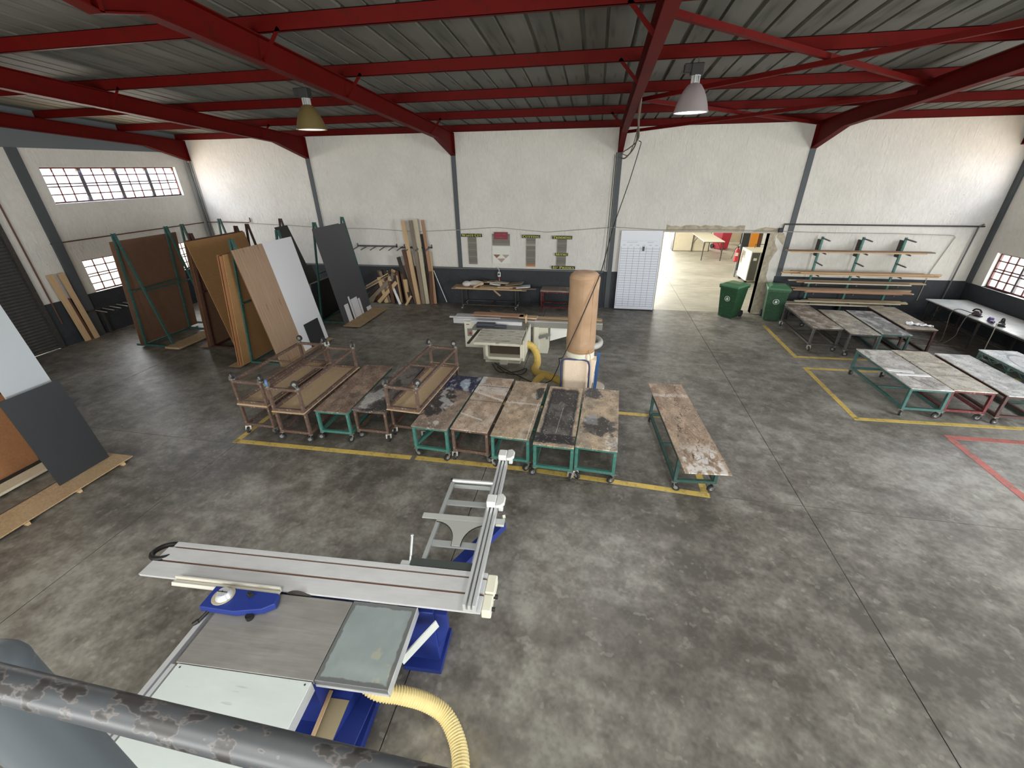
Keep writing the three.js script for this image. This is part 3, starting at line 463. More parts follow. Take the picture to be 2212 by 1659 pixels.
{ const s = thing('purple_sander', 'flat purple tool between the two dark sanders', 'power tool', [9.52, 0.753, -11.62], 1.1); part('body', [rbox(0.3, 0.05, 0.1, 0, 0.025, 0, 0.02), rbox(0.12, 0.06, 0.09, 0.06, 0.06, 0, 0.025)], mat(0x5b4a86, 0.5), s); part('nozzle', cyl(0.012, 0.025, 0.12, 0, 0, 0, 12).rotateZ(Math.PI / 2).translate(-0.2, 0.03, 0), M.black, s); }
M.brownCable = mat(0x6a5f54, 0.7);
one('power_cable', tube([[9.46, 0.8, -12.1], [9.3, 0.83, -12.35], [9.22, 0.7, -12.42], [9.18, 0.3, -12.3], [9.0, 0.012, -12.1], [8.5, 0.012, -12.3], [8.15, 0.012, -12.05], [8.6, 0.012, -11.85], [9.0, 0.012, -12.05], [8.6, 0.028, -12.2], [8.3, 0.03, -11.95], [8.9, 0.028, -11.85], [9.25, 0.012, -11.75]], 0.01, 6, 120), M.brownCable, 'brown cable coiled on the floor and running up to the furthest sander', 'cable');
one('power_cable', tube([[9.42, 0.8, -12.0], [9.28, 0.74, -12.0], [9.2, 0.45, -11.95], [9.15, 0.25, -11.9], [8.95, 0.04, -11.92], [8.7, 0.035, -12.1]], 0.01, 6, 60), M.brownCable, 'brown cable hanging straight from the furthest sander to the coil', 'cable');
one('power_cable', tube([[9.45, 0.82, -11.25], [9.33, 0.82, -11.2], [9.27, 0.6, -11.12], [9.27, 0.2, -11.1], [9.3, 0.012, -11.05], [9.5, 0.012, -10.8]], 0.01, 6, 60), M.paleCable, 'pale cable hanging from the nearer sander to the floor', 'cable');
// ------------------------------------------------------------------ A-frame board racks and boards
const lean = (y) => 0.45 * (1 - y / 2.92);        // half width of an A-frame at height y
function rack(label, xc, za, zb, m) {
  const r = thing('board_rack', label, 'rack', [xc, 0, (za + zb) / 2], 0, 'A-frame board racks'), d = (za - zb) / 2;
  for (const z of [d, -d]) for (const s of [-1, 1]) part('post', bar([s * 0.45, 0.04, z], [s * 0.025, 2.92, z], 0.045, 0.045, [0, 0, 1]), m, r);
  part('base', [...[d, -d].map((z) => box(1.5, 0.04, 0.05, 0, 0.02, z)), ...[-1, 1].map((s) => box(0.05, 0.04, 2 * d, s * 0.45, 0.02, 0))], m, r);
  for (const s of [-1, 1]) part('rail', box(0.035, 0.035, 2 * d, s * (lean(1.5) - 0.01), 1.5, 0), m, r);
  return r;
}
rack('teal A-frame board rack with a single hardboard sheet, leftmost', -11.43, -8.72, -10.12, M.rackTeal);
rack('teal A-frame board rack behind the leftmost one near the corner window', -11.43, -10.62, -11.95, M.tealDark);
rack('dark maroon A-frame board rack holding the golden board', -9.45, -8.92, -10.34, M.rackMaroon);
rack('dark maroon A-frame board rack behind the golden board, in front of the wall', -9.45, -10.75, -12.13, M.rackMaroon);
rack('teal A-frame board rack holding the white and the wood grained board', -7.66, -8.15, -9.62, M.rackTeal);
rack('teal A-frame board rack holding the tall graphite board', -7.73, -11.25, -12.7, M.rackTeal);
rack('dark A-frame board rack at the left edge of the picture', -8.22, -2.5, -4.05, M.darkSteel);
// a board leaning on the side s of a rack; off = clear distance from the posts
function boardOn(xc, s, off, z0, z1, len, m, label, { t = 0.016, y0 = 0.045, name = 'board', cat = 'board', group } = {}) {
  const a = Math.atan2(0.45, 2.92), x = xc + s * (lean(y0) + 0.028 + off);
  const g = box(t, len, z1 - z0); g.translate(0, len / 2, 0); g.rotateZ(s * a); const o = new THREE.Mesh(g, m); o.name = numbered(name); o.position.set(x + s * t / 2, y0 + (s > 0 ? Math.sin(a) * t / 2 : Math.sin(a) * t / 2), (z0 + z1) / 2); scene.add(o);
  return tag(o, label, cat, group);
}
boardOn(-11.43, -1, 0, -10.42, -8.6, 2.72, M.hardboard, 'brown hardboard sheet leaning on the far side of the leftmost rack');
const redStack = ['dark red-brown sheet nearest the maroon rack', 'second red-brown sheet behind the maroon rack', 'outermost red-brown sheet behind the maroon rack'];
redStack.forEach((l, i) => boardOn(-9.45, -1, i * 0.018, -10.6 + 0.02 * i, -8.82 + 0.015 * i, 2.75, i ? M.hardboardRed : M.hardboard, l, { group: 'sheets on the maroon rack' }));
boardOn(-9.45, 1, 0.04, -10.46, -8.62, 2.75, M.mdf, 'large golden-brown board leaning on the maroon rack, facing the room');
['inner', 'second', 'third', 'outer'].forEach((l, i) => boardOn(-7.66, -1, i * 0.034, -9.72 + 0.02 * i, -7.9 + [0, 0.05, 0.015, 0.04][i], 2.62 - 0.02 * (i % 3), i % 2 ? M.mdfOrange : M.mdf, l + ' orange-brown board of the stack behind the wood grained board', { t: 0.02, group: 'orange-brown boards' }));
boardOn(-7.66, 1, 0.0, -9.9, -7.98, 2.7, M.hardboardRed, 'dark reddish sheet behind the white and wood grained boards');
boardOn(-7.66, 1, 0.02, -8.9, -7.98, 2.7, M.laminate, 'tall narrow wood grained board left of the white board');
boardOn(-7.66, 1, 0.02, -9.95, -8.905, 2.71, M.whiteBoard, 'tall white board beside the wood grained board');
boardOn(-7.66, 1, 0.04, -9.78, -9.18, 0.62, M.graphiteDark, 'small dark offcut leaning against the foot of the white board', { cat: 'offcut' });
{ const g = (x, z0, z1, len, a) => { const q = box(0.018, len, z1 - z0); q.translate(0, len / 2, (z0 + z1) / 2); q.rotateZ(a); q.translate(x, 0.006, 0); return q; };
  one('board', g(-8.36, -12.02, -11.46, 2.86, 0.292), M.graphiteDark, 'tall narrow charcoal board behind the white board', 'board');
  one('board', g(-8.3, -12.06, -11.4, 1.62, 0.25), M.graphiteDark, 'shorter charcoal board in front of the tall narrow charcoal one', 'board'); }
boardOn(-7.73, 1, 0.0, -12.35, -11.02, 2.76, M.graphite, 'graphite sheet half hidden behind the tall graphite board');
boardOn(-7.73, 1, 0.02, -12.62, -10.98, 2.74, M.graphite, 'tall graphite grey board with white offcuts at its foot');
for (let i = 0; i < 3; i++) boardOn(-7.73, -1, 0.02 + i * 0.03, -12.5, -10.95 + i * 0.02, 1.22, i === 0 ? M.graphiteDark : M.pineGrey, ['low dark panel inside the graphite board rack', 'low grey-brown panel behind the low dark panel', 'outermost low grey-brown panel of the graphite board rack'][i], { t: 0.026, cat: 'panel' });
// white offcuts at the foot of the graphite board
const WO = 'white offcuts at the graphite board';
for (const [z0, z1, len, lbl] of [[-11.42, -11.22, 0.52, 'upright white offcut nearest the front of the graphite board'], [-11.56, -11.5, 0.7, 'thin tall white offcut among the offcuts'], [-11.98, -11.62, 0.58, 'broad white offcut in the middle of the offcuts'], [-12.12, -12.02, 0.5, 'narrow white offcut behind the broad one'], [-12.62, -12.36, 0.12, 'small white offcut lying at the far corner of the graphite board']]) boardOn(-7.73, 1, 0.04 + (len > 0.65 ? 0.02 : 0), z0, z1, len, M.whiteBoard, lbl, { name: 'white_offcut', cat: 'offcut', group: WO, y0: 0.062 });
// base planks on the floor
const plankOnFloor = (x0, x1, z0, z1, h, m, label) => one('base_plank', bx(x0, x1, 0.042, 0.042 + h, z0, z1), m, label, 'plank', 'base planks under the boards');
plankOnFloor(-7.22, -6.68, -12.7, -10.86, 0.018, M.chip, 'chipboard base plank under the graphite board');
plankOnFloor(-11.02, -10.58, -10.1, -8.5, 0.05, M.chip, 'thick chipboard plank lying beside the leftmost rack');
plankOnFloor(-10.22, -9.95, -10.4, -8.75, 0.002, M.chip, 'thin base plank under the red-brown sheets');
plankOnFloor(-8.9, -8.66, -10.4, -8.6, 0.002, M.chip, 'thin base plank under the golden board');
plankOnFloor(-8.44, -8.1, -9.8, -7.75, 0.002, M.chip, 'thin base plank under the orange-brown boards');
plankOnFloor(-7.2, -6.95, -9.9, -7.95, 0.002, M.chip, 'thin base plank under the white board');
// the rack at the left edge
plankOnFloor(-7.74, -7.24, -4.37, -1.6, 0.016, M.chip, 'wide chipboard base plank under the small dark board at the left edge');
for (const z of [-4.2, -3.55, -2.9, -2.2]) one('wood_block', bx(-7.5, -7.22, 0, 0.041, z - 0.02, z + 0.02), M.pine, 'small wood block under the wide base plank at the left edge', 'block', 'blocks under the base plank');
one('pale_plank', bx(-8.5, -8.24, 0.042, 0.08, -4.02, -1.4), M.paleBoard, 'pale plank on the floor inside the left edge rack', 'plank');
boardOn(-8.22, -1, 0.0, -4.3, -1.8, 1.55, M.mdfOrange, 'orange-brown board on the far side of the left edge rack', { t: 0.05 });
boardOn(-8.22, -1, 0.06, -4.42, -1.8, 1.95, M.mdf, 'taller brown board on the far side of the left edge rack', { t: 0.03 });
{ const g = (x, z0, z1, len, a, t) => { const q = box(t, len, z1 - z0); q.translate(0, len / 2, (z0 + z1) / 2); q.rotateZ(a); q.translate(x, 0.06, 0); return q; };
  one('board', g(-7.7, -4.25, -3.7, 2.75, 0.11, 0.018), M.greyBoard, 'tall pale grey board at the left edge behind the small dark board', 'board');
  one('board', g(-7.6, -4.28, -3.56, 1.42, 0.11, 0.018), M.graphiteDark, 'small dark board leaning at the left edge of the picture', 'board'); }

// ------------------------------------------------------------------ along the left wall
const lp = 'planks leaning on the left wall';
one('leaning_plank', bar([-13.93, 0, -8.78], [-13.97, 1.86, -8.68], 0.03, 0.15, [0, 0, 1]), M.pine, 'pale plank leaning on the left wall, left one of the pair', 'plank', lp);
one('leaning_plank', bar([-13.9, 0, -9.0], [-13.95, 1.86, -8.92], 0.03, 0.13, [0, 0, 1]), M.pine, 'pale plank leaning on the left wall, right one beside the column', 'plank', lp);
one('leaning_plank', bar([-13.94, 0, -8.9], [-13.97, 1.2, -8.81], 0.03, 0.07, [0, 0, 1]), M.hardwood, 'short dark red plank between the two pale leaning planks', 'plank', lp);
{ const a = thing('arm_rack', 'low wall bracket with pale steel arms beside the leftmost board rack', 'rack', [-13.98, 0, -9.9]);
  part('rail', [box(0.04, 0.05, 1.6, 0.02, 0.72, 0), box(0.04, 0.72, 0.05, 0.02, 0.36, 0.45)], M.darkSteel, a);
  for (let i = 0; i < 7; i++) part('arm', rod([0.03, 0.72, 0.6 - i * 0.2], [0.42, 0.68, 0.6 - i * 0.2], 0.012, 8), M.zinc, a); }
const pipe = (pts, r, m, label, cat = 'pipe', name = 'conduit') => one(name, tube(pts, r, 8, pts.length * 10, 0.02), m, label, cat);
pipe([[X0 + 0.02, 0.6, -8.45], [X0 + 0.02, 4.6, -8.45]], 0.018, M.hardwood, 'thin brown conduit beside the roller door');
pipe([[X0 + 0.03, 2.58, -9.06], [X0 + 0.03, 2.58, -13.97], [-13.2, 2.6, -13.97], [-12.1, 2.58, -13.97], [-12.1, 2.75, -13.97]], 0.016, M.hardwood, 'thin brown pipe running along the left wall into the corner');
pipe([[X0 + 0.16, 1.22, -13.93], [X0 + 0.16, 4.5, -13.93]], 0.03, M.greyTube, 'thicker grey downpipe in the left corner');
pipe([[X0 + 0.25, 1.22, -13.95], [X0 + 0.25, 4.55, -13.95]], 0.02, M.greyTube, 'thinner grey pipe in the left corner');

// ------------------------------------------------------------------ along the rear wall
pipe([[-12.1, 2.56, -13.98], [-10.5, 2.5, -13.98], [-9.1, 2.43, -13.95], [-7.5, 2.42, -13.98], [-5.9, 2.34, -13.98], [-4.3, 2.42, -13.94], [-3.16, 2.5, -13.98], [-1.5, 2.37, -13.98], [0.55, 2.54, -13.94], [2.0, 2.47, -13.98]], 0.009, M.paleCable, 'thin pale cable sagging along the rear wall', 'cable', 'wall_cable');
pipe([[2.0, 2.47, -13.95], [3.4, 2.5, -13.95], [5.1, 2.47, -13.95], [6.6, 2.44, -13.98], [8.2, 2.44, -13.98], [9.65, 2.4, -13.98], [9.62, 2.3, -13.98], [9.4, 1.4, -13.98], [9.38, 0.6, -13.98]], 0.009, M.paleCable, 'thin pale cable above the timber rack, dropping beside it', 'cable', 'wall_cable');
pipe([[5.3, 2.5, -13.975], [5.3, 2.66, -13.975], [10.2, 2.64, -13.975]], 0.02, M.darkSteel, 'dark conduit running above the timber rack');
pipe([[10.15, 2.7, -13.95], [10.05, 2.62, -13.95], [10.0, 1.25, -13.95], [9.95, 0.05, -13.95]], 0.018, M.greyTube, 'grey pipe dropping beside the right corner column');
{ const a = thing('arm_rack', 'grey tube rack with forward arms above the offcut pile', 'rack', [-6.72, 1.86, -13.97]);
  part('rail', [bar([-1.36, 0, 0.02], [0.1, 0, 0.02], 0.03, 0.05), bar([0.2, -0.04, 0.02], [1.36, -0.02, 0.02], 0.03, 0.05)], M.greyTube, a);
  for (const x of [-1.3, -1.0, -0.66, -0.32, 0.0, 0.3, 0.62, 0.95, 1.3]) part('arm', rod([x, 0, 0.03], [x - 0.02, -0.06, 0.46], 0.018, 10), M.greyTube, a);
  for (const x of [-1.36, 0.08, 0.36, 1.34]) part('bracket', box(0.03, 0.12, 0.03, x, 0.02, 0.02), M.greyTube, a); }
seed(21);
let layer = 0;
const up = (x, w, top, foot, m, label, t = 0.03, name = 'leaning_plank', grp = 'planks standing against the rear wall') => one(name, bar([x + foot, 0.0, -13.5 - 0.045 * (layer % 5)], [x, top, -13.72 - 0.045 * (layer++ % 5)], t, w, [1, 0, 0]), m, label, 'plank', grp);
up(-6.2, 0.14, 2.7, 0.32, M.pine, 'tall pale pine plank, leftmost of the tall planks');
up(-5.95, 0.13, 2.72, 0.24, M.pineGrey, 'tall grey-brown plank second among the tall planks');
up(-5.8, 0.13, 2.75, 0.22, M.paleBoard, 'tall whitish plank, tallest of the tall planks');
up(-5.58, 0.1, 2.72, 0.25, M.pineRed, 'tall reddish plank, rightmost of the tall planks');
up(-5.66, 0.12, 2.28, 0.24, M.darkWood, 'dark plank shorter than its tall neighbours');
up(-6.3, 0.14, 1.8, 0.36, M.hardwood, 'brown hardwood plank standing left of the pale pine plank');
up(-6.12, 0.12, 1.74, 0.3, M.hardwood, 'second brown hardwood plank behind the pale pine plank');
up(-5.9, 0.14, 1.7, 0.25, M.pineGrey, 'grey plank of middle height among the tall planks');
up(-5.45, 0.12, 1.72, 0.12, M.pine, 'light plank of middle height at the right of the tall planks');
up(-5.52, 0.1, 1.3, 0.1, M.pineGrey, 'short grey plank at the right foot of the tall planks');
up(-6.52, 0.13, 1.55, 0.4, M.darkWood, 'black-brown board leaning left of the hardwood planks');
up(-5.78, 0.1, 0.75, 0.06, M.darkWood, 'short marbled dark offcut at the foot of the tall planks');
up(-6.42, 0.13, 1.25, 0.34, M.pineGrey, 'greyish plank leaning left beside the black-brown board');
up(-6.02, 0.13, 1.2, 0.2, M.hardwood, 'short brown plank filling the middle of the tall planks');
up(-5.62, 0.12, 1.6, 0.14, M.hardwood, 'brown plank of middle height right of the whitish plank');
up(-5.42, 0.1, 1.1, 0.02, M.hardwood, 'short brown plank at the far right of the tall planks');
one('white_rod', rod([-4.92, 0.05, -13.7], [-5.36, 1.1, -13.87], 0.014, 8), M.white, 'thin white rod leaning beside the tall planks', 'rod');
// the heap of offcuts
seed(99);
const heapM = [M.pineGrey, M.darkWood, M.pine, M.hardwood, M.darkWood, M.darkWood, M.hardwood];
const heapW = ['grey', 'black-brown', 'pale', 'dark brown', 'weathered grey', 'charred', 'tan'];
for (let i = 0; i < 62; i++) { // leaning fan, from flat on the left to upright on the right
  const f = i / 61, k = Math.floor(rnd() * 7), x = -8.1 + 1.75 * f + rr(-0.1, 0.1), L = rr(0.75, 1.3), a = 0.5 + 1.15 * f + rr(-0.2, 0.25), z = -13.82 + 0.052 * (i % 8), dx = -Math.cos(a) * L;
  const foot = a > 1.3 ? x : x, tipx = x + (f < 0.55 ? Math.cos(a) * L : -Math.cos(Math.min(a, 1.5)) * L * 0.7);
  one('offcut', bar([foot, 0.02, z + 0.004], [tipx, 0.02 + Math.sin(a) * L * 0.92, z - 0.004], rr(0.07, 0.15), rr(0.02, 0.04), [0, 0.02, 1]), heapM[k], 'weathered wooden offcut in the heap under the arm rack', 'offcut', 'offcut heap');
}
for (const [x, y, L, k] of [[-7.75, 0.5, 1.0, 5], [-7.5, 0.62, 0.9, 2], [-7.35, 0.74, 0.95, 0], [-7.9, 0.72, 0.8, 1], [-7.3, 0.82, 0.85, 2]]) one('offcut', bar([x - L / 2, y - 0.22, -13.45], [x + L / 2, y + 0.22, -13.5], 0.09, 0.03), heapM[k], 'weathered wooden offcut in the heap under the arm rack', 'offcut', 'offcut heap');
one('white_plank', bar([-6.52, 0.0, -13.38], [-6.98, 1.1, -13.6], 0.02, 0.09, [1, 0, 0]), M.white, 'white painted plank leaning on the offcut heap', 'plank');
one('offcut', bar([-6.28, 0.0, -13.3], [-6.1, 0.3, -13.45], 0.03, 0.07, [1, 0, 0]), M.pine, 'short pale stick propped in front of the tall planks', 'offcut');

// signs and sample boards
function sign(text, x0, x1, y0, y1, label) {
  const w = x1 - x0, h = y1 - y0, t = canvasTex(512, Math.round(512 * h / w), (c, W, H) => {
    c.fillStyle = '#1c1d17'; c.fillRect(0, 0, W, H); c.fillStyle = '#d2cf5e'; c.textAlign = 'left'; c.textBaseline = 'alphabetic';
    const words = text.split(' '), big = H * 1.08, small = H * 0.86, runs = []; // small capitals
    words.forEach((wd, i) => { if (i) runs.push([' ', small]); runs.push([wd[0], big]); if (wd.length > 1) runs.push([wd.slice(1), small]); });
    let total = 0; for (const r of runs) { c.font = 'bold ' + Math.round(r[1]) + 'px serif'; total += c.measureText(r[0]).width; }
    const s = (W * 0.94) / total; c.save(); c.translate(W * 0.03, 0); c.scale(s, 1); let x = 0;
    for (const r of runs) { c.font = 'bold ' + Math.round(r[1]) + 'px serif'; c.fillText(r[0], x, H * 0.84); x += c.measureText(r[0]).width; }
    c.restore();
  });
  const o = thing('wall_sign', label, 'sign', [(x0 + x1) / 2, y0, -13.99], 0, 'lettered wall signs');
  part('backing', box(w, h, 0.018, 0, h / 2, 0.034), mat(0x1c1d17, 0.6), o);
  const f = new THREE.Mesh(new THREE.PlaneGeometry(w, h), mat(0xffffff, 0.6, { map: t })); f.name = 'lettering'; f.position.set(0, h / 2, 0.0445); o.add(f);
}
sign('WASTE CUT', -4.32, -3.62, 2.2, 2.3, 'black sign with yellow words WASTE CUT beside the column');
sign('CUTTING', -2.3, -1.71, 2.19, 2.285, 'black sign with the yellow word CUTTING');
sign('TRIMMING', -1.32, -0.7, 2.17, 2.27, 'black sign with the yellow word TRIMMING');
sign('MITRE', -1.22, -0.81, 1.655, 1.745, 'small black sign with the yellow word MITRE');
sign('45° PRISMA', -1.32, -0.56, 1.24, 1.335, 'black sign with yellow words 45 PRISMA above the ledge');
M.sampleGrey = mat(0x77736a, 0.7); M.sampleGrey2 = mat(0x827e75, 0.7); M.samplePale = mat(0x9a968c, 0.7); M.sampleTan = mat(0xb07a52, 0.7);
function slats(label, x0, x1, y0, y1, n, special = {}) {
  const o = thing('sample_board', label, 'sample board', [(x0 + x1) / 2, y0, -13.99], 0, 'sample boards of grey slats'), w = x1 - x0, h = (y1 - y0) / n;
  for (let i = 0; i < n; i++) part('slat', box(w, h - 0.004, 0.014 + 0.002 * (i % 2), 0, (i + 0.5) * h, 0.012), special[i] || (i % 3 ? M.sampleGrey : M.sampleGrey2), o);
}
slats('tall strip of grey sample slats below the WASTE CUT sign', -4.11, -3.82, 1.32, 2.2, 12);
slats('strip of grey sample slats with a tan foot below the CUTTING sign', -2.16, -1.86, 1.29, 2.18, 11, { 0: M.sampleTan, 8: M.samplePale });
slats('short strip of grey slats between the TRIMMING and MITRE signs', -1.16, -0.86, 1.75, 2.165, 5);
slats('short strip of grey slats between the MITRE and 45 PRISMA signs', -1.17, -0.87, 1.34, 1.65, 4);
{ const o = thing('red_sign', 'dark red sign with raised unreadable lettering over grey slats', 'sign', [-2.99, 1.94, -13.99]);
  for (let i = 0; i < 4; i++) part('slat', box(0.58, 0.088, 0.012, 0, 0.045 + i * 0.092, 0.012), i % 2 ? M.sampleGrey : M.sampleGrey2, o);
  part('red_panel', box(0.45, 0.22, 0.014, 0, 0.31, 0.026), mat(0x7d2233, 0.5), o);
  seed(3); const g = []; for (const y of [0.355, 0.26]) for (let i = 0; i < 9; i++) g.push(box(rr(0.012, 0.024), rr(0.02, 0.045), 0.008, -0.16 + i * 0.04, y, 0.035)); part('letters', g, mat(0xb04a56, 0.5), o); }
{ const o = thing('triangle_display', 'white square panel with brown and grey triangles', 'sample board', [-2.99, 1.37, -13.99]);
  part('panel', box(0.6, 0.55, 0.016, 0, 0.275, 0.012), mat(0xdcdbd4, 0.6), o);
  const tri = (a, m) => part('triangle', ext(a, 0.006).translate(0, 0, 0.02), m, o);
  tri([[-0.27, 0.285], [-0.16, 0.17], [-0.03, 0.285]], mat(0x8d6450, 0.6)); tri([[0.03, 0.285], [0.15, 0.17], [0.27, 0.285]], mat(0xa79e8c, 0.6)); tri([[-0.14, 0.16], [0.13, 0.16], [0, 0.03]], mat(0xa59684, 0.6)); }
// hanging inspection lamp-like socket on its cable
{ const o = thing('hanging_socket', 'grey industrial socket with red plug hanging above the offcut table', 'socket', [-3.05, 0.84, -13.83]);
  part('socket_body', [rbox(0.1, 0.16, 0.08, 0, 0.2, 0, 0.02)], mat(0xc2c4c4, 0.5), o); part('dark_face', cyl(0.032, 0.032, 0.02, 0, 0, 0, 16).rotateX(Math.PI / 2).translate(0, 0.21, 0.042), M.black, o); part('plug', cyl(0.025, 0.03, 0.1, 0, 0.07, 0, 14), mat(0x9a3138, 0.5), o); part('tip', cyl(0.018, 0.018, 0.03, 0, 0.012, 0, 12), M.white, o);
  part('lead', tube([[0, 0.27, 0], [0, 0.36, 0.02], [-0.08, 0.41, -0.02], [-0.12, 0.42, -0.04]], 0.012, 8), mat(0xc2c4c4, 0.5), o); }
// table with offcuts and the red table
{ const t = thing('offcut_table', 'dark steel trolley under a load of offcuts against the dark base', 'table', [-3.3, 0, -13.52]);
  const hw = 0.9, hd = 0.26, s = 0.035; for (const [a, b] of [[-1, -1], [1, -1], [-1, 1], [1, 1]]) { part('leg', box(s, 0.56, s, a * hw, 0.4, b * hd), M.darkSteel, t); caster(t, a * hw, 0.126, b * hd, a * b); }
  part('lower_frame', [box(2 * hw, s, s, 0, 0.14, -hd), box(2 * hw, s, s, 0, 0.14, hd), box(s, s, 2 * hd, -hw, 0.14, 0), box(s, s, 2 * hd, hw, 0.14, 0), box(s, s, 2 * hd, 0.1, 0.14, 0)], M.darkSteel, t);
  part('table_top', box(2.5, 0.02, 0.6, 0.0, 0.67, 0), M.chip, t); }
seed(41); const oc = 'offcuts on the dark trolley';
const lay = (x0, x1, z, y, w, m, label, rz = 0, h = 0.022) => one('offcut', bar([x0, y, z], [x1, y + rz, z + rr(-0.06, 0.06)], w, h), m, label, 'offcut', oc);
lay(-4.42, -2.2, -13.3, 0.692, 0.12, M.pine, 'long pale plank along the front of the offcut trolley');
lay(-3.9, -1.75, -13.42, 0.692, 0.1, M.pineGrey, 'long thin plank poking out right on the offcut trolley');
lay(-4.1, -2.4, -13.56, 0.692, 0.14, M.pineRed, 'reddish plank near the back of the offcut trolley');
lay(-3.3, -2.0, -13.7, 0.692, 0.16, M.pineGrey, 'broad grey plank at the back of the offcut trolley');
lay(-3.6, -2.6, -13.48, 0.715, 0.3, M.chip, 'large tan offcut lying in the middle of the offcut trolley');
lay(-3.0, -2.5, -13.34, 0.74, 0.16, M.paleBoard, 'small pale offcut on top of the tan one');
lay(-3.75, -2.5, -13.62, 0.93, 0.06, M.darkWood, 'dark batten sloping down across the offcuts', -0.2);
lay(-3.8, -3.5, -13.3, 0.72, 0.12, M.pine, 'short pine block leaning over the front of the offcuts', 0.16, 0.05);
lay(-2.4, -1.95, -13.42, 0.74, 0.3, M.whiteBoard, 'white offcut sheet at the right end of the offcuts', 0.03);
lay(-3.3, -2.95, -13.52, 0.8, 0.12, M.white, 'white strip in the middle of the offcuts', -0.03);
one('offcut', bar([-3.1, 0.66, -13.2], [-2.85, 0.55, -12.98], 0.06, 0.015), M.pine, 'pale stick hanging over the front of the offcut trolley', 'offcut', oc);
one('offcut', bar([-3.2, 0.012, -13.1], [-2.85, 0.012, -12.85], 0.08, 0.02), M.pineGrey, 'pale stick on the floor below the offcut trolley', 'offcut', oc);
lay(-2.75, -2.2, -13.55, 0.78, 0.34, M.pineGrey, 'grey sheet tilted at the right of the offcuts', 0.08);
lay(-2.9, -2.3, -13.3, 0.76, 0.14, M.pineRed, 'reddish offcut before the grey sheet', 0.02);
lay(-4.0, -3.1, -13.66, 0.78, 0.2, M.chip, 'tan board under the white sacks', 0.06);
lay(-3.4, -2.7, -13.68, 0.84, 0.2, M.paleBoard, 'pale board at the back of the offcuts', -0.04);
{ const o = thing('white_bundle', 'rolled white sacks at the left end of the offcut trolley', 'sack', [-3.95, 0.703, -13.52]); for (const [x, z, l] of [[-0.12, 0.1, 0.3], [0.16, 0, 0.55]]) part('sack', ni(new THREE.SphereGeometry(1, 18, 12)).scale(l / 2, 0.09, 0.14).translate(x, 0.09, z), mat(0xcfcac4, 0.85), o); }
{ const t = thing('red_table', 'small dark red steel table with pale worn top against the dark base', 'table', [-1.05, 0, -13.52]);
  const hw = 0.5, hd = 0.27, s = 0.045; part('table_top', rbox(1.08, 0.03, 0.62, 0, 0.69, 0, 0.004), tops.dusty, t);
  for (const [a, b] of [[-1, -1], [1, -1], [-1, 1], [1, 1]]) part('leg', box(s, 0.675, s, a * hw, 0.3375, b * hd), M.redFrame, t);
  part('rails', [0.65, 0.16].flatMap((y) => [box(2 * hw, s, s, 0, y, -hd), box(2 * hw, s, s, 0, y, hd), box(s, s, 2 * hd, -hw, y, 0), box(s, s, 2 * hd, hw, y, 0)]), M.redFrame, t); }
// planning board beside the doorway
{ const o = thing('planning_board', 'large white planning board ruled in rows beside the doorway', 'whiteboard', [1.4, 0.03, -13.85]); o.rotation.x = -0.04;
  const t = canvasTex(512, 1024, (c, W, H) => {
    c.fillStyle = '#dfe3ec'; c.fillRect(0, 0, W, H); c.strokeStyle = '#6b7280'; c.lineWidth = 3; const y0 = H * 0.215, y1 = H * 0.965, cols = [0.02, 0.19, 0.345, 0.5, 0.655, 0.81, 0.985];
    for (let i = 0; i <= 24; i++) { const y = y0 + ((y1 - y0) * i) / 24; c.beginPath(); c.moveTo(W * 0.02, y); c.lineTo(W * 0.985, y); c.stroke(); }
    cols.forEach((k) => { c.beginPath(); c.moveTo(W * k, H * 0.19); c.lineTo(W * k, y1); c.stroke(); });
    c.strokeStyle = '#a9b0bb'; c.lineWidth = 2; c.beginPath(); c.moveTo(W * 0.02, H * 0.12); c.lineTo(W * 0.9, H * 0.12); c.stroke();
    c.lineWidth = 5; seed(8); const scrib = (x, y, w) => { c.beginPath(); for (let i = 0; i <= 10; i++) { const px = W * x + (W * w * i) / 10, py = H * y + rr(-4, 4); i ? c.lineTo(px, py) : c.moveTo(px, py); } c.stroke(); };
    scrib(0.15, 0.138, 0.27); scrib(0.66, 0.138, 0.16); for (const k of [0.06, 0.23, 0.4, 0.55, 0.71, 0.86]) scrib(k, 0.172, 0.07);
  });
  part('panel', rbox(1.22, 2.43, 0.025, 0, 1.215, 0, 0.01), mat(0xe6e8ee, 0.4), o);
  const f = new THREE.Mesh(new THREE.PlaneGeometry(1.19, 2.4), mat(0xffffff, 0.35, { map: t })); f.name = 'ruled_sheet'; f.position.set(0, 1.215, 0.0135); o.add(f);
  part('eraser', rbox(0.06, 0.13, 0.03, 0.1, 1.9, 0.03, 0.008).rotateZ(0.0), mat(0x55595c, 0.6), o); }
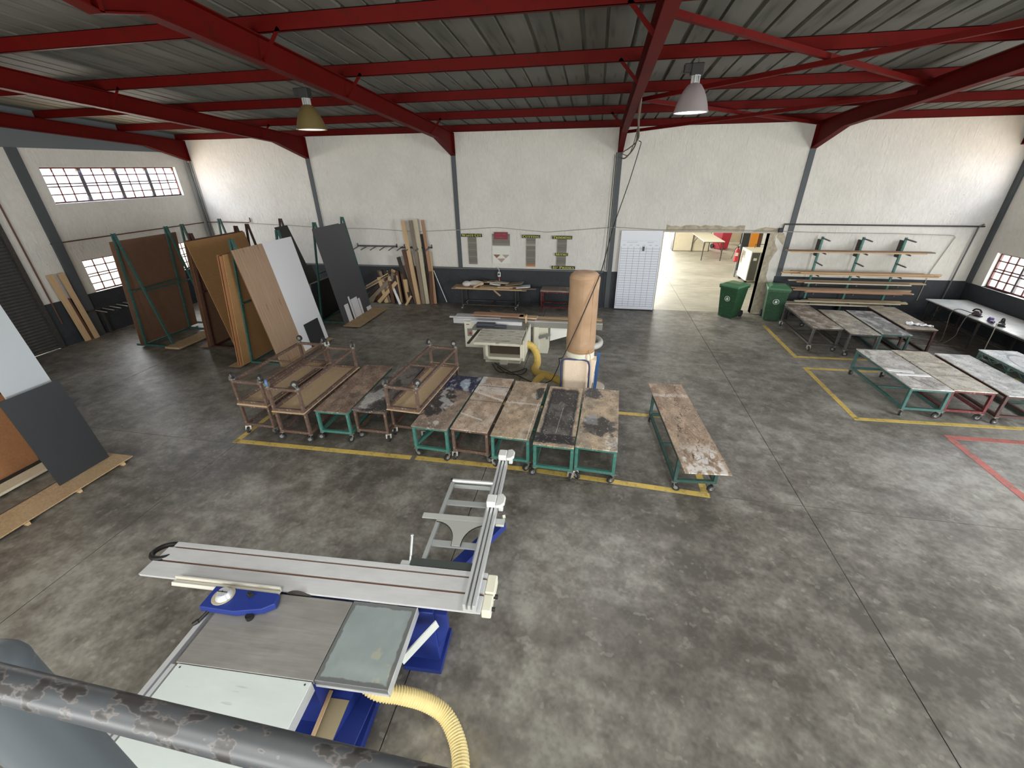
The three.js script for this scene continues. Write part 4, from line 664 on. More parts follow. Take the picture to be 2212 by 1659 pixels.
// timber rack
{ const r = thing('timber_rack', 'teal three post timber rack with grey arms on the rear wall', 'rack', [7.35, 0, -13.8]);
  for (const x of [-1.03, 0, 1.03]) { part('post', box(0.05, 2.36, 0.05, x, 1.18, 0), M.teal, r); part('wall_plate', box(0.04, 0.45, 0.14, x - 0.02, 2.05, -0.1), M.darkSteel, r); part('wall_plate', box(0.04, 0.3, 0.14, x - 0.02, 0.4, -0.1), M.darkSteel, r);
    for (const y of [2.32, 1.97, 1.66, 1.36, 1.12, 0.86, 0.58]) part('arm', rod([x, y, 0.02], [x + 0.02, y - 0.02, 0.4], 0.019, 10), M.greyTube, r); } }
seed(63); const TG = 'planks on the timber rack';
function load(y, n, xa, xb, m, name, zs = 0.11) { for (let i = 0; i < n; i++) { const l = i % 4, lvl = Math.floor(i / 4), a = xa + rr(0, 0.5), b = xb - rr(0, 0.5); one('plank', bx(a, b, y + lvl * 0.03, y + lvl * 0.03 + 0.026, -13.74 + l * zs + lvl * 0.03, -13.74 + l * zs + lvl * 0.03 + zs * 0.85), m[i % m.length], (lvl ? (lvl > 1 ? 'topmost-layer ' : 'upper-layer ') : '') + ['rearmost ', 'third from the front ', 'second from the front ', 'frontmost '][l] + name, 'plank', TG); } }
load(1.985, 4, 5.3, 9.1, [M.pineRed, M.pineGrey, M.pineRed, M.pine], 'long thin plank on the topmost loaded arms of the timber rack', 0.09);
load(1.375, 7, 5.4, 9.45, [M.pine, M.pineRed, M.pine], 'long plank on the second loaded arms of the timber rack', 0.09);
load(1.137, 4, 5.6, 9.2, [M.paleBoard, M.pine, M.pineRed], 'long plank just above the dark base on the timber rack', 0.09);
load(0.877, 12, 5.75, 9.0, [M.pine, M.pine, M.paleBoard, M.pineRed], 'long plank in the thickest layer of the timber rack', 0.09);
load(0.597, 4, 5.9, 9.0, [M.pine, M.paleBoard], 'long plank on the lowest loaded arms of the timber rack', 0.09);

// wheeled bins
M.binGreen = mat(0xffffff, 0.45, { map: tex(128, 128, (u, v) => { const n = fbm(u * 7, v * 7, 4), d = smooth(0.55, 0.75, fbm(u * 22, v * 22, 3)); return mix3([32, 72 + 20 * (n - 0.5), 44], [80, 108, 86], d * 0.45); }, { size: [0.6, 0.6] }) });
M.binLid = mat(0x4a7a58, 0.35);
function bin(label, pos, ry, colour, lid, s = 1) {
  const b = thing('wheeled_bin', label, 'bin', [pos[0], 0, pos[1]], ry, 'wheeled bins'); b.scale.setScalar(s);
  const hull = (w0, d0, w1, d1, y0, y1) => { const g = new THREE.BoxGeometry(1, 1, 1, 1, 1, 1), p = g.attributes.position; for (let i = 0; i < p.count; i++) { const t = p.getY(i) > 0; p.setXYZ(i, p.getX(i) * (t ? w1 : w0), t ? y1 : y0, p.getZ(i) * (t ? d1 : d0)); } g.computeVertexNormals(); return uvm(g); };
  part('body', [hull(0.42, 0.44, 0.54, 0.6, 0.02, 0.93), hull(0.58, 0.66, 0.58, 0.66, 0.9, 0.96)], colour, b);
  part('lid', [hull(0.6, 0.7, 0.58, 0.66, 0.96, 1.01), hull(0.5, 0.5, 0.36, 0.34, 1.01, 1.06)], lid, b);
  part('handle', [rod([-0.26, 0.97, -0.37], [0.26, 0.97, -0.37], 0.018, 10), bar([-0.26, 0.97, -0.32], [-0.26, 0.97, -0.38], 0.03), bar([0.26, 0.97, -0.32], [0.26, 0.97, -0.38], 0.03)], colour, b);
  for (const x of [-0.23, 0.23]) part('wheel', ni(new THREE.CylinderGeometry(0.1, 0.1, 0.05, 20)).rotateZ(Math.PI / 2).translate(x, 0.1, -0.25), M.rubber, b);
  if (s === 1) { const e = new THREE.Group(); const tilt = Math.atan2(0.08, 0.91); part('emblem', [ni(new THREE.TorusGeometry(0.075, 0.007, 6, 28)), ext([[-0.035, -0.03], [0.0, -0.045], [0.03, -0.03], [0.04, 0.03], [0.01, 0.0], [0.012, 0.05], [-0.02, 0.035], [-0.03, 0.0]], 0.006)].map((g) => g.rotateX(tilt).translate(0, 0.6, 0.276)), mat(0xd5dfd6, 0.5), b); }
}
bin('green wheeled bin standing in front of the doorway', [4.26, -13.62], -0.78, M.binGreen, M.binLid);
bin('green wheeled bin right of the doorway, against the wall', [5.42, -13.52], -0.22, M.binGreen, M.binLid);

// ------------------------------------------------------------------ beyond the doorway
{ const p = thing('work_bench_box', 'pale boxed bench with dark edges in the next room', 'bench', [5.2, 0, -25.6]); part('panel', box(1.84, 1.5, 0.03, 0, 0.76, 0.35), M.paleBoard, p); part('edge', [box(0.03, 1.5, 0.7, -0.93, 0.76, 0.02), box(0.03, 1.5, 0.7, 0.93, 0.76, 0.02)], M.darkSteel, p); part('bottom_rail', box(1.9, 0.02, 0.72, 0, 0.01, 0.02), M.darkSteel, p); part('top_shelf', box(1.9, 0.05, 0.72, 0, 1.54, 0.02), M.paleBoard, p); }
{ const t = thing('folding_table', 'pale topped table with thin splayed steel legs in the next room', 'table', [5.68, 0, -23.9]); part('table_top', box(0.95, 0.03, 2.8, 0, 0.905, 0), mat(0xd8d4c4, 0.5), t);
  for (const z of [-1.3, 1.3]) for (const x of [-0.43, 0.43]) { part('leg', bar([x * 1.02, 0, z], [x, 0.89, z], 0.035), M.darkSteel, t); part('brace', bar([x, 0.4, z], [x * 0.6, 0.88, z - Math.sign(z) * 0.5], 0.02), M.darkSteel, t); } part('top_frame', [box(0.9, 0.04, 0.03, 0, 0.87, -1.3), box(0.9, 0.04, 0.03, 0, 0.87, 1.3), box(0.03, 0.04, 2.6, -0.43, 0.87, 0), box(0.03, 0.04, 2.6, 0.43, 0.87, 0)], M.darkSteel, t); }
bin('bright red wheeled bin behind the pale table in the next room', [6.95, -26.2], 0.5, mat(0xc02a45, 0.4), mat(0xc02a45, 0.4), 1.25);
{ const p = thing('partition_panel', 'cream panel with a dark upright at the back of the next room', 'panel', [8.4, 0, -28]); part('panel', box(2.6, 1.9, 0.04, 0, 1.05, 0), M.paleBoard, p); part('upright', [box(0.05, 2.0, 0.05, 0.1, 1.0, 0.04), box(0.05, 2.0, 0.05, -1.3, 1.0, 0.04)], M.darkSteel, p); }
{ const m = thing('compressor_cabinet', 'cream and dark grey machine cabinet just beyond the doorway', 'machine', [6.42, 0, -18.58], 0.03);
  part('cabinet', rbox(0.95, 1.12, 1.08, 0, 0.66, 0, 0.015), mat(0xd8d4c2, 0.5), m); part('dark_front', [box(0.28, 1.06, 0.012, -0.3, 0.65, 0.544), box(0.58, 1.06, 0.012, 0.16, 0.65, 0.544)], mat(0x4e4f47, 0.5), m); part('label_plate', box(0.12, 0.09, 0.006, -0.3, 0.93, 0.554), mat(0xd8d8d0, 0.5), m);
  part('side_panel', [box(0.006, 0.28, 0.3, -0.478, 1.0, -0.2), box(0.006, 0.7, 0.01, -0.478, 0.5, 0.02)], mat(0x9a9684, 0.5), m); part('meter', [box(0.008, 0.16, 0.14, -0.482, 1.04, -0.2)], mat(0x6d6a60, 0.5), m); part('foot', [box(0.1, 0.1, 0.1, -0.4, 0.05, 0.33), box(0.1, 0.1, 0.1, 0.4, 0.05, 0.33), box(0.1, 0.1, 0.1, -0.4, 0.05, -0.33), box(0.1, 0.1, 0.1, 0.4, 0.05, -0.33)], M.black, m);
  part('top_rail', [rod([-0.1, 1.22, -0.3], [-0.1, 1.36, -0.3], 0.012), rod([0.3, 1.22, -0.3], [0.3, 1.36, -0.3], 0.012), rod([-0.1, 1.36, -0.3], [0.3, 1.36, -0.3], 0.012), rod([0.3, 1.22, 0.3], [0.3, 1.36, 0.3], 0.012)], M.darkSteel, m); }
{ const e = thing('fire_extinguisher', 'red fire extinguisher hanging on the post beside the machine cabinet', 'extinguisher', [5.74, 0.66, -18.98]);
  part('cylinder', [ni(new THREE.LatheGeometry([[0, 0], [0.085, 0], [0.09, 0.02], [0.09, 0.42], [0.075, 0.47], [0.03, 0.51], [0.025, 0.54], [0, 0.54]].map((p) => new THREE.Vector2(...p)), 24))], mat(0xa81f2b, 0.35), e); part('valve', [box(0.05, 0.04, 0.04, 0, 0.56, 0), bar([-0.08, 0.61, 0], [0.05, 0.58, 0], 0.02)], M.black, e); part('hose', tube([[-0.02, 0.56, 0.02], [-0.11, 0.52, 0.03], [-0.14, 0.35, 0.04], [-0.2, 0.12, 0.05]], 0.011, 8), M.black, e); part('label', box(0.1, 0.13, 0.01, -0.03, 0.3, 0.085), mat(0xd9d5cc, 0.6), e); }
one('grey_post', bx(5.84, 5.89, 0, 1.3, -19.26, -19.14), M.ledge, 'grey post carrying the fire extinguisher', 'post');
one('dark_panel', bx(6.28, 6.57, 0, 2.4, -20.6, -20.5), M.graphiteDark, 'dark upright panel behind the machine cabinet', 'panel');
one('orange_panel', bx(6.6, 6.9, 0, 2.4, -20.6, -20.48), mat(0xd88a2a, 0.5), 'orange upright panel behind the machine cabinet', 'panel');
one('brown_panel', bx(6.92, 7.05, 0, 2.4, -20.6, -20.5), M.hardwood, 'brown upright panel right of the orange one', 'panel');
one('white_upright_board', bx(7.07, 7.2, 0, 2.4, -20.6, -20.5), M.white, 'white upright panel right of the brown one', 'panel');
// ------------------------------------------------------------------ sliding panel saw in the foreground
M.alu = mat(0xffffff, 0.42, { metalness: 0.12, map: tex(256, 256, (u, v) => { const n = tile((a, b) => fbm(a * 2, b * 60, 3), u, v), m = tile((a, b) => fbm(a * 7, b * 7, 3), u, v), k = 196 + 10 * (n - 0.5) + 24 * (m - 0.5); return [k, k + 1, k + 3]; }, { size: [1.2, 0.5] }) });
M.aluBright = mat(0xd2d5d6, 0.32, { metalness: 0.4 });
M.castIron = mat(0xffffff, 0.34, { metalness: 0.15, map: tex(256, 256, (u, v) => { const n = tile((a, b) => fbm(a * 2.5, b * 20, 3), u, v), m = tile((a, b) => fbm(a * 5 + 9, b * 5, 4), u, v), f = tile((a, b) => fbm(a * 8, b * 90, 2), u, v), k = 138 + 26 * (n - 0.5) + 44 * (m - 0.5) + 16 * (f - 0.5); return [k, k - 2, k - 5]; }, { size: [1.15, 0.64] }) });
M.greyTop = mat(0xffffff, 0.4, { map: tex(256, 256, (u, v) => { const n = tile((a, b) => fbm(a * 4, b * 4, 4), u, v), e = Math.min(u, 1 - u, v, 1 - v) + 0.05 * (fbm(u * 9, v * 9, 3) - 0.5), d = smooth(0.62, 0.72, tile((a, b) => fbm(a * 6 + 5, b * 6, 4), u, v)); return mix3(mix3([132 + 30 * (n - 0.5), 142 + 30 * (n - 0.5), 142 + 30 * (n - 0.5)], [164, 160, 140], d * 0.6), [92, 94, 94], smooth(0.06, 0.045, e) * 0.9); }) });
M.whiteTop = mat(0xffffff, 0.35, { map: tex(256, 256, (u, v) => { const n = tile((a, b) => fbm(a * 4, b * 10, 4), u, v), s = smooth(0.7, 0.76, tile((a, b) => fbm(a * 5, b * 34, 3), u, v)); const k = 198 + 18 * (n - 0.5); return mix3([k - 6, k + 2, k], [150, 156, 156], s * 0.5); }, { size: [1.1, 0.9] }) });
M.blue = mat(0x22347e, 0.42);
M.blueDark = mat(0x1c2b70, 0.5);
M.cream = mat(0xd9d6c4, 0.5);
{
  const s = thing('panel_saw', 'large sliding panel saw with long aluminium table and blue frame in the foreground', 'saw', [-2.35, 0, -2.27], 0.056);
  const st = part('sliding_table', [bx(-1.62, 1.62, 0.85, 0.872, 0.045, 0.195), bx(-1.6, 1.62, 0.85, 0.872, -0.118, 0.018), bx(-1.56, 1.62, 0.85, 0.872, -0.19, -0.142), bx(-1.58, 1.62, 0.79, 0.86, -0.18, 0.06)].concat([bx(-1.62, 1.62, 0.872, 0.88, 0.045, 0.2), bx(-1.6, 1.62, 0.872, 0.88, -0.118, 0.018), bx(-1.56, 1.62, 0.872, 0.88, -0.19, -0.142)]), M.alu, s);
  part('groove', [bx(-1.58, 1.62, 0.86, 0.863, 0.018, 0.045), bx(-1.55, 1.62, 0.86, 0.863, -0.142, -0.118)], mat(0x6a4b38, 0.8), st);
  part('end_cap', [rbox(0.09, 0.11, 0.19, 1.665, 0.81, -0.1, 0.012), rbox(0.085, 0.1, 0.16, 1.66, 0.8, 0.08, 0.012)], M.cream, st);
  part('end_knob', [rod([1.7, 0.8, -0.02], [1.735, 0.8, -0.02], 0.02, 12), rod([1.7, 0.8, 0.1], [1.73, 0.8, 0.1], 0.018, 12)], M.black, st);
  part('push_wheel', [ni(new THREE.TorusGeometry(0.12, 0.025, 10, 30)).rotateX(Math.PI / 2 - 0.25).translate(-1.62, 0.84, -0.1)], M.black, s);
  // crosscut fence with two flip stops
  const fence = part('crosscut_fence', [bx(1.475, 1.585, 0.882, 0.905, -1.76, 0.2), bx(1.475, 1.5, 0.905, 0.965, -1.76, 0.2), bx(1.518, 1.542, 0.905, 0.958, -1.76, 0.2), bx(1.558, 1.585, 0.905, 0.965, -1.76, 0.2)], M.aluBright, s);
  for (const z of [-1.82, -1.0]) part('flip_stop', [rbox(0.1, 0.08, 0.13, 1.52, 1.0, z, 0.012), ext([[0, 0], [0.05, 0], [0.08, 0.03], [0.08, 0.13], [0.05, 0.17], [0, 0.17]], 0.03, { bevel: 0.004 }).rotateX(-Math.PI / 2).rotateZ(0.25).translate(1.585, 0.985, z + 0.08), rbox(0.05, 0.06, 0.05, 1.62, 0.93, z + 0.02, 0.01)], mat(0xd2d4d2, 0.45), fence);
  // outrigger frame
  const of = part('outrigger_frame', [bx(0.95, 0.99, 0.83, 0.865, -1.41, -0.26), bx(1.44, 1.48, 0.83, 0.865, -1.41, -0.26), bx(0.99, 1.44, 0.835, 0.855, -1.12, -1.05), bx(0.99, 1.44, 0.835, 0.855, -0.54, -0.47), bx(0.99, 1.44, 0.8, 0.835, -1.41, -1.38)], mat(0xb3b8b8, 0.4, { metalness: 0.4 }), s);
  part('roller', rod([0.96, 0.86, -1.44], [1.46, 0.86, -1.44], 0.024, 18), M.aluBright, of);
  part('roller_end', rod([0.94, 0.86, -1.44], [0.965, 0.86, -1.44], 0.027, 14), M.black, of);
  part('mitre_ruler', bx(0.79, 1.68, 0.868, 0.88, -0.87, -0.8), mat(0xc4c6c4, 0.4, { metalness: 0.3 }), of);
  { const arc = []; for (let i = 0; i <= 10; i++) { const a = (i / 10) * Math.PI / 2; arc.push([0.96 + 0.235 * Math.sin(a), -(-0.77 + 0.26 * (1 - Math.cos(a)))]); }
    const pts = [...arc, [1.2, 0.47], [1.285, 0.47], ...arc.map(([x, y]) => [2.48 - x, y]).reverse(), [1.52, 0.8], [0.96, 0.8]];
    const g = ext(pts, 0.012).rotateX(-Math.PI / 2).translate(0, 0.867, 0); part('mitre_quadrant', g, mat(0xb9bbb6, 0.45, { metalness: 0.3 }), of);
    part('quadrant_rim', tube([...arc.map(([x, y]) => [x, 0.87, -y]), [1.2, 0.87, -0.47]], 0.007, 6), M.black, of); part('quadrant_rim', tube([[1.285, 0.87, -0.47], ...arc.map(([x, y]) => [2.48 - x, 0.87, -y]).reverse()], 0.007, 6), M.black, of); }
  part('clamp_bar', [bx(0.86, 1.47, 0.835, 0.875, -0.285, -0.2)], mat(0x3f4543, 0.5), s);
  part('clamp_lever', [rod([0.85, 0.84, -0.24], [0.85, 0.9, -0.28], 0.012), rod([0.85, 0.9, -0.28], [0.83, 1.02, -0.42], 0.014), ball(0.018, 0.83, 1.02, -0.42)], M.steel, s);
  part('clamp_foot', rbox(0.1, 0.04, 0.06, 0.82, 0.855, -0.22, 0.008), M.aluBright, s);
  // swinging support arm with its lettering
  const a0 = new THREE.Vector3(1.02, 0.6, -0.05), a1 = new THREE.Vector3(1.62, 0.68, -1.0);
  const arm = part('support_arm', bar(a0, a1, 0.12, 0.09), M.blue, s);
  { const tx = canvasTex(512, 96, (c, W, H) => { c.fillStyle = '#22347e'; c.fillRect(0, 0, W, H); c.fillStyle = '#f2f3f5'; c.font = 'bold 84px sans-serif'; c.textAlign = 'center'; c.textBaseline = 'middle'; c.fillText('AUSTRO', W / 2, H / 2 + 4); });
    const d = a1.clone().sub(a0).normalize(), side = new THREE.Vector3().crossVectors(d, new THREE.Vector3(0, 1, 0)).normalize(), u2 = new THREE.Vector3().crossVectors(side, d).normalize();
    const pl = new THREE.Mesh(new THREE.PlaneGeometry(0.44, 0.08), mat(0xffffff, 0.42, { map: tx })); pl.name = 'lettering'; pl.matrixAutoUpdate = true;
    const m4 = new THREE.Matrix4().makeBasis(d, side.clone().negate(), u2).setPosition(a0.clone().lerp(a1, 0.47).add(u2.clone().multiplyScalar(0.0462))); m4.decompose(pl.position, pl.quaternion, pl.scale); arm.add(pl); }
  part('arm_strut', [bar([1.63, 0.72, -1.02], [1.66, 0.86, -0.93], 0.03), rbox(0.09, 0.03, 0.06, 1.63, 0.85, -0.83, 0.006)], M.cream, s);
  // rip fence and its head
  const rf = part('rip_fence', [bx(-1.2, -0.17, 0.882, 0.89, 0.205, 0.275), bx(-1.2, -0.17, 0.89, 0.935, 0.205, 0.218), ext([[0, 0.0], [0.05, 0], [0.05, 0.018], [0.012, 0.03]], 1.03).rotateY(Math.PI / 2).translate(-1.2, 0.885, 0.275)], mat(0xc6c3b8, 0.5), s);
  const head = part('fence_head', ext([[-0.74, -0.27], [-0.15, -0.275], [-0.125, -0.36], [-0.2, -0.415], [-0.42, -0.462], [-0.74, -0.455]].reverse(), 0.055, { bevel: 0.006 }).rotateX(-Math.PI / 2).translate(0, 0.875, 0), M.blue, s);
  part('dial', [cyl(0.052, 0.072, 0.045, -0.6, 0.955, 0.345, 28), cyl(0.046, 0.046, 0.012, -0.6, 0.982, 0.345, 28)], M.aluBright, head);
  part('dial_hand', [bx(-0.645, -0.555, 0.988, 0.992, 0.342, 0.348), cyl(0.006, 0.006, 0.01, -0.6, 0.992, 0.345, 10)], M.black, head);
  part('sawdust', cyl(0.088, 0.092, 0.004, -0.61, 0.938, 0.345, 22), mat(0xa39a84, 0.9), head);
  part('knob', [rod([-0.4, 0.94, 0.31], [-0.385, 0.96, 0.315], 0.014), rod([-0.385, 0.96, 0.315], [-0.345, 0.965, 0.335], 0.019, 12)], M.black, head);
  part('lock_lever', [rod([-0.68, 0.88, 0.45], [-0.72, 0.85, 0.53], 0.014), rod([-0.72, 0.85, 0.53], [-0.75, 0.84, 0.56], 0.02, 12)], M.black, head);
  part('lock_knob', cyl(0.03, 0.03, 0.04, -0.3, 0.872, 0.46, 16), M.black, head);
  part('fence_rail', [bx(-0.735, -0.69, 0.8, 0.84, 0.38, 1.75)], M.aluBright, s);
  // tables
  part('cast_table', [rbox(1.13, 0.05, 0.64, -0.07, 0.828, 0.535, 0.006)], M.castIron, s);
  part('slot_edge', [bx(-0.3, 0.5, 0.81, 0.85, 0.208, 0.214)], M.black, s);
  part('blade', cyl(0.15, 0.15, 0.004, 0, 0, 0, 40).rotateX(Math.PI / 2).translate(-0.02, 0.752, 0.203), M.darkSteel, s);
  part('side_table', [flatUV(rbox(0.57, 0.05, 0.645, 0, 0.828, 0, 0.005), 0.57, 0.645).translate(0.785, 0, 0.525)], M.greyTop, s);
  part('side_table_lip', [bx(1.07, 1.078, 0.77, 0.852, 0.2, 0.85), bx(0.5, 1.078, 0.775, 0.8, 0.843, 0.85)], M.aluBright, s);
  part('extension_table', [rbox(1.1, 0.05, 0.9, -0.06, 0.828, 1.31, 0.005)], M.whiteTop, s);
  part('extension_edge', bx(0.49, 0.498, 0.76, 0.85, 0.87, 1.76), M.aluBright, s); part('extension_edge', bx(-0.66, -0.625, 0.8, 0.852, 0.87, 1.76), M.aluBright, s);
  part('bolt_head', [[-0.57, 0.885], [0.45, 0.885], [0.45, 1.2], [-0.57, 1.2]].map(([x, z]) => cyl(0.007, 0.007, 0.004, x, 0.854, z, 8)), M.darkSteel, s);
  // blue chassis
  part('cabinet', [bx(-0.55, 0.42, 0.06, 0.8, -0.12, 0.8), bx(-1.0, 1.3, 0.56, 0.78, -0.17, -0.02)], M.blueDark, s);
  part('base_frame', [bx(-0.6, 0.75, 0, 0.1, -0.15, 1.2), bx(0.42, 0.62, 0.1, 0.34, 0.1, 1.2)], M.blue, s);
  part('sawdust_tray', bx(0.43, 0.61, 0.34, 0.345, 0.72, 1.15), mat(0x8c8066, 0.95), s);
  part('chassis_plate', [bar([0.66, 0.12, 0.45], [0.72, 0.4, 1.15], 0.16, 0.02)], M.blue, s);
  part('pivot_leg', [rbox(0.34, 0.7, 0.3, 1.02, 0.4, 0.02, 0.01), bx(0.86, 1.22, 0, 0.06, -0.15, 0.26), ext([[1.12, 0.06], [1.3, 0.5], [1.3, 0.72], [1.12, 0.72]], 0.05).translate(0, 0, 0.1)], M.blue, s);
  part('guard_strip', bar([1.02, 0.62, 0.52], [1.24, 0.7, 0.22], 0.012, 0.1), mat(0xc9cdc9, 0.45), s);
}
one('wood_stick', bar([-1.88, 0.36, -1.62], [-1.84, 0.36, -1.28], 0.03, 0.012), M.pine, 'pale wood stick lying on the sawdust of the blue chassis', 'stick');
// corrugated hoses
M.hose = mat(0xd9c68a, 0.5, { side: THREE.DoubleSide });
M.hoseDark = mat(0xc9ac5c, 0.55);
function hoseGeo(pts, r, pitch, depth, n = 18) {
  const cv = new THREE.CatmullRomCurve3(pts.map(V)), L = cv.getLength(), seg = Math.round((L / pitch) * 4), fr = cv.computeFrenetFrames(seg, false), pos = [], uv = [], idx = [];
  let nrm = new THREE.Vector3(0, 1, 0);
  for (let i = 0; i <= seg; i++) {
    const p = cv.getPointAt(i / seg), t = cv.getTangentAt(i / seg); nrm = nrm.clone().sub(t.clone().multiplyScalar(nrm.dot(t))).normalize(); const b = new THREE.Vector3().crossVectors(t, nrm), q = r + (i % 4 === 1 || i % 4 === 2 ? depth : 0) - depth;
    for (let j = 0; j <= n; j++) { const a = (j / n) * Math.PI * 2, c = Math.cos(a) * q, d = Math.sin(a) * q; pos.push(p.x + nrm.x * c + b.x * d, p.y + nrm.y * c + b.y * d, p.z + nrm.z * c + b.z * d); uv.push(j / n, i / seg); }
  }
  for (let i = 0; i < seg; i++) for (let j = 0; j < n; j++) { const a = i * (n + 1) + j, b = a + n + 1; idx.push(a, a + 1, b, b, a + 1, b + 1); }
  const g = new THREE.BufferGeometry(); g.setAttribute('position', new THREE.Float32BufferAttribute(pos, 3)); g.setAttribute('uv', new THREE.Float32BufferAttribute(uv, 2)); g.setIndex(idx); g.computeVertexNormals(); return ni(g);
}
one('dust_hose', hoseGeo([[-1.85, 0.55, -1.85], [-1.66, 0.47, -1.72], [-1.48, 0.42, -1.66], [-1.3, 0.34, -1.7], [-1.12, 0.22, -1.74], [-0.95, 0.12, -1.72], [-0.8, 0.075, -1.58], [-0.71, 0.073, -1.38], [-0.68, 0.073, -1.1], [-0.68, 0.073, -0.7]], 0.07, 0.022, 0.007), M.hose, 'pale yellow corrugated hose curling from under the foreground saw', 'hose');

// ------------------------------------------------------------------ second saw
{
  const s = thing('old_panel_saw', 'cream panel saw with planks on it in the middle of the hall', 'saw', [-1.95, 0, -9.1], 0.02);
  part('extension_table', [rbox(1.02, 0.06, 0.88, 0.02, 0.82, 0.44, 0.008)], mat(0xffffff, 0.55, { map: tex(128, 128, (u, v) => { const n = fbm(u * 6, v * 6, 4), d = smooth(0.62, 0.68, fbm(u * 5 + 2, v * 24, 3)); return mix3([206 + 30 * (n - 0.5), 202 + 30 * (n - 0.5), 186 + 30 * (n - 0.5)], [120, 116, 104], d * 0.7); }, { size: [1.02, 0.88] }) }), s);
  part('side_rail', [bar([-0.55, 0.83, -0.2], [-0.66, 0.75, 0.72], 0.05, 0.03)], M.darkSteel, s);
  const bl = -0.28, br = 0.56, y0 = 0.38, y1 = 0.79;
  part('dust_box', [bx(bl, br, y0, y0 + 0.06, 0.0, 0.68), bx(bl, br, y1 - 0.03, y1, 0.0, 0.68), bx(bl, bl + 0.06, y0, y1, 0.0, 0.68), bx(br - 0.06, br, y0, y1, 0.0, 0.68), bx(bl, br, y0, y1, 0, 0.03), bx(br, br + 0.03, y0 - 0.02, y1 + 0.05, -0.5, 0.66)], M.cream, s);
  part('machinery', [rod([-0.15, 0.52, 0.3], [0.2, 0.66, 0.15], 0.08), rod([0.15, 0.5, 0.25], [0.42, 0.62, 0.2], 0.06), bx(-0.215, 0.495, 0.445, 0.755, 0.035, 0.5)], mat(0x3f3529, 0.85), s);
  part('pedestal', [bx(-0.5, 0.46, 0.06, 0.8, -0.75, 0.0), bx(-0.08, 0.1, 0, 0.34, 0.0, 0.12), bx(-0.45, 0.4, 0, 0.06, -0.7, 0.02)], M.cream, s);
  part('cast_table', rbox(1.25, 0.05, 0.62, -0.12, 0.825, -0.3, 0.006), mat(0x7d7b74, 0.4, { metalness: 0.5 }), s);
  part('rip_fence', [bx(-0.86, 0.4, 0.85, 0.93, -0.36, -0.3)], M.alu, s);
  part('fence_head', [rbox(0.46, 0.07, 0.16, -0.45, 0.885, -0.2, 0.02), rbox(0.3, 0.05, 0.1, -0.1, 0.87, -0.15, 0.015)], mat(0x383c49, 0.5), s);
  part('sliding_table', [bx(-1.4, 2.3, 0.72, 0.85, -1.05, -0.66), bx(-1.5, -0.2, 0.86, 0.89, -0.72, -0.66)], M.alu, s);
  part('table_edge', bx(0.52, 2.3, 0.7, 0.835, -0.655, -0.64), mat(0x85857c, 0.5), s);
  const panel = part('control_panel', [bx(-1.1, -0.62, 0.12, 0.8, -0.66, -0.58)], mat(0xdedccb, 0.5), s);
  part('switch_plate', bx(-1.03, -0.9, 0.42, 0.62, -0.58, -0.57), mat(0x8a8a84, 0.5), panel); part('red_button', cyl(0.03, 0.03, 0.03, 0, 0, 0, 14).rotateX(Math.PI / 2).translate(-0.95, 0.5, -0.56), mat(0xb03030, 0.4), panel); part('mark', bx(-1.05, -0.97, 0.72, 0.735, -0.58, -0.575), M.black, panel);
  part('right_pedestal', [ext([[0.62, 0], [1.0, 0], [1.0, 0.72], [0.62, 0.72]], 0.5).translate(0, 0, -1.2), ext([[0.66, 0.1], [0.78, 0.1], [0.78, 0.72], [0.66, 0.72]], 0.1).translate(0, 0, -0.7)], M.cream, s);
  part('outrigger_plate', [ext([[1.05, 0.34], [1.05, 0.7], [1.75, 0.7], [1.75, 0.58]], 0.02).translate(0, 0, -0.72)], mat(0xe9e9e2, 0.45), s);
  part('clamp', [bar([0.78, 0.45, -0.62], [1.06, 0.55, -0.62], 0.06, 0.07), rod([0.98, 0.42, -0.62], [0.98, 0.5, -0.62], 0.03)], M.steel, s);
}
seed(15); const PS = 'planks on the cream saw';
one('plank', bar([-2.9, 0.905, -10.0], [-1.6, 0.905, -9.98], 0.24, 0.03), M.pineRed, 'broad reddish plank lying on the left of the cream saw', 'plank', PS);
one('plank', bar([-1.7, 0.905, -9.93], [-1.25, 0.905, -9.9], 0.2, 0.03), M.pine, 'pale plank in the middle of the cream saw', 'plank', PS);
one('plank', bar([-1.2, 0.865, -10.0], [0.3, 0.865, -10.06], 0.16, 0.03), M.pine, 'long pale plank lying to the right end of the cream saw', 'plank', PS);
one('plank', bar([-1.3, 0.865, -9.84], [0.33, 0.865, -9.86], 0.08, 0.03), M.pineGrey, 'long grey plank at the front of the cream saw', 'plank', PS);
one('wood_block', bar([-1.49, 0.855, -9.66], [-1.49, 1.03, -9.66], 0.16, 0.025, [1, 0, 0]), M.pine, 'pale wood block standing on edge at the end of the saw fence', 'block');

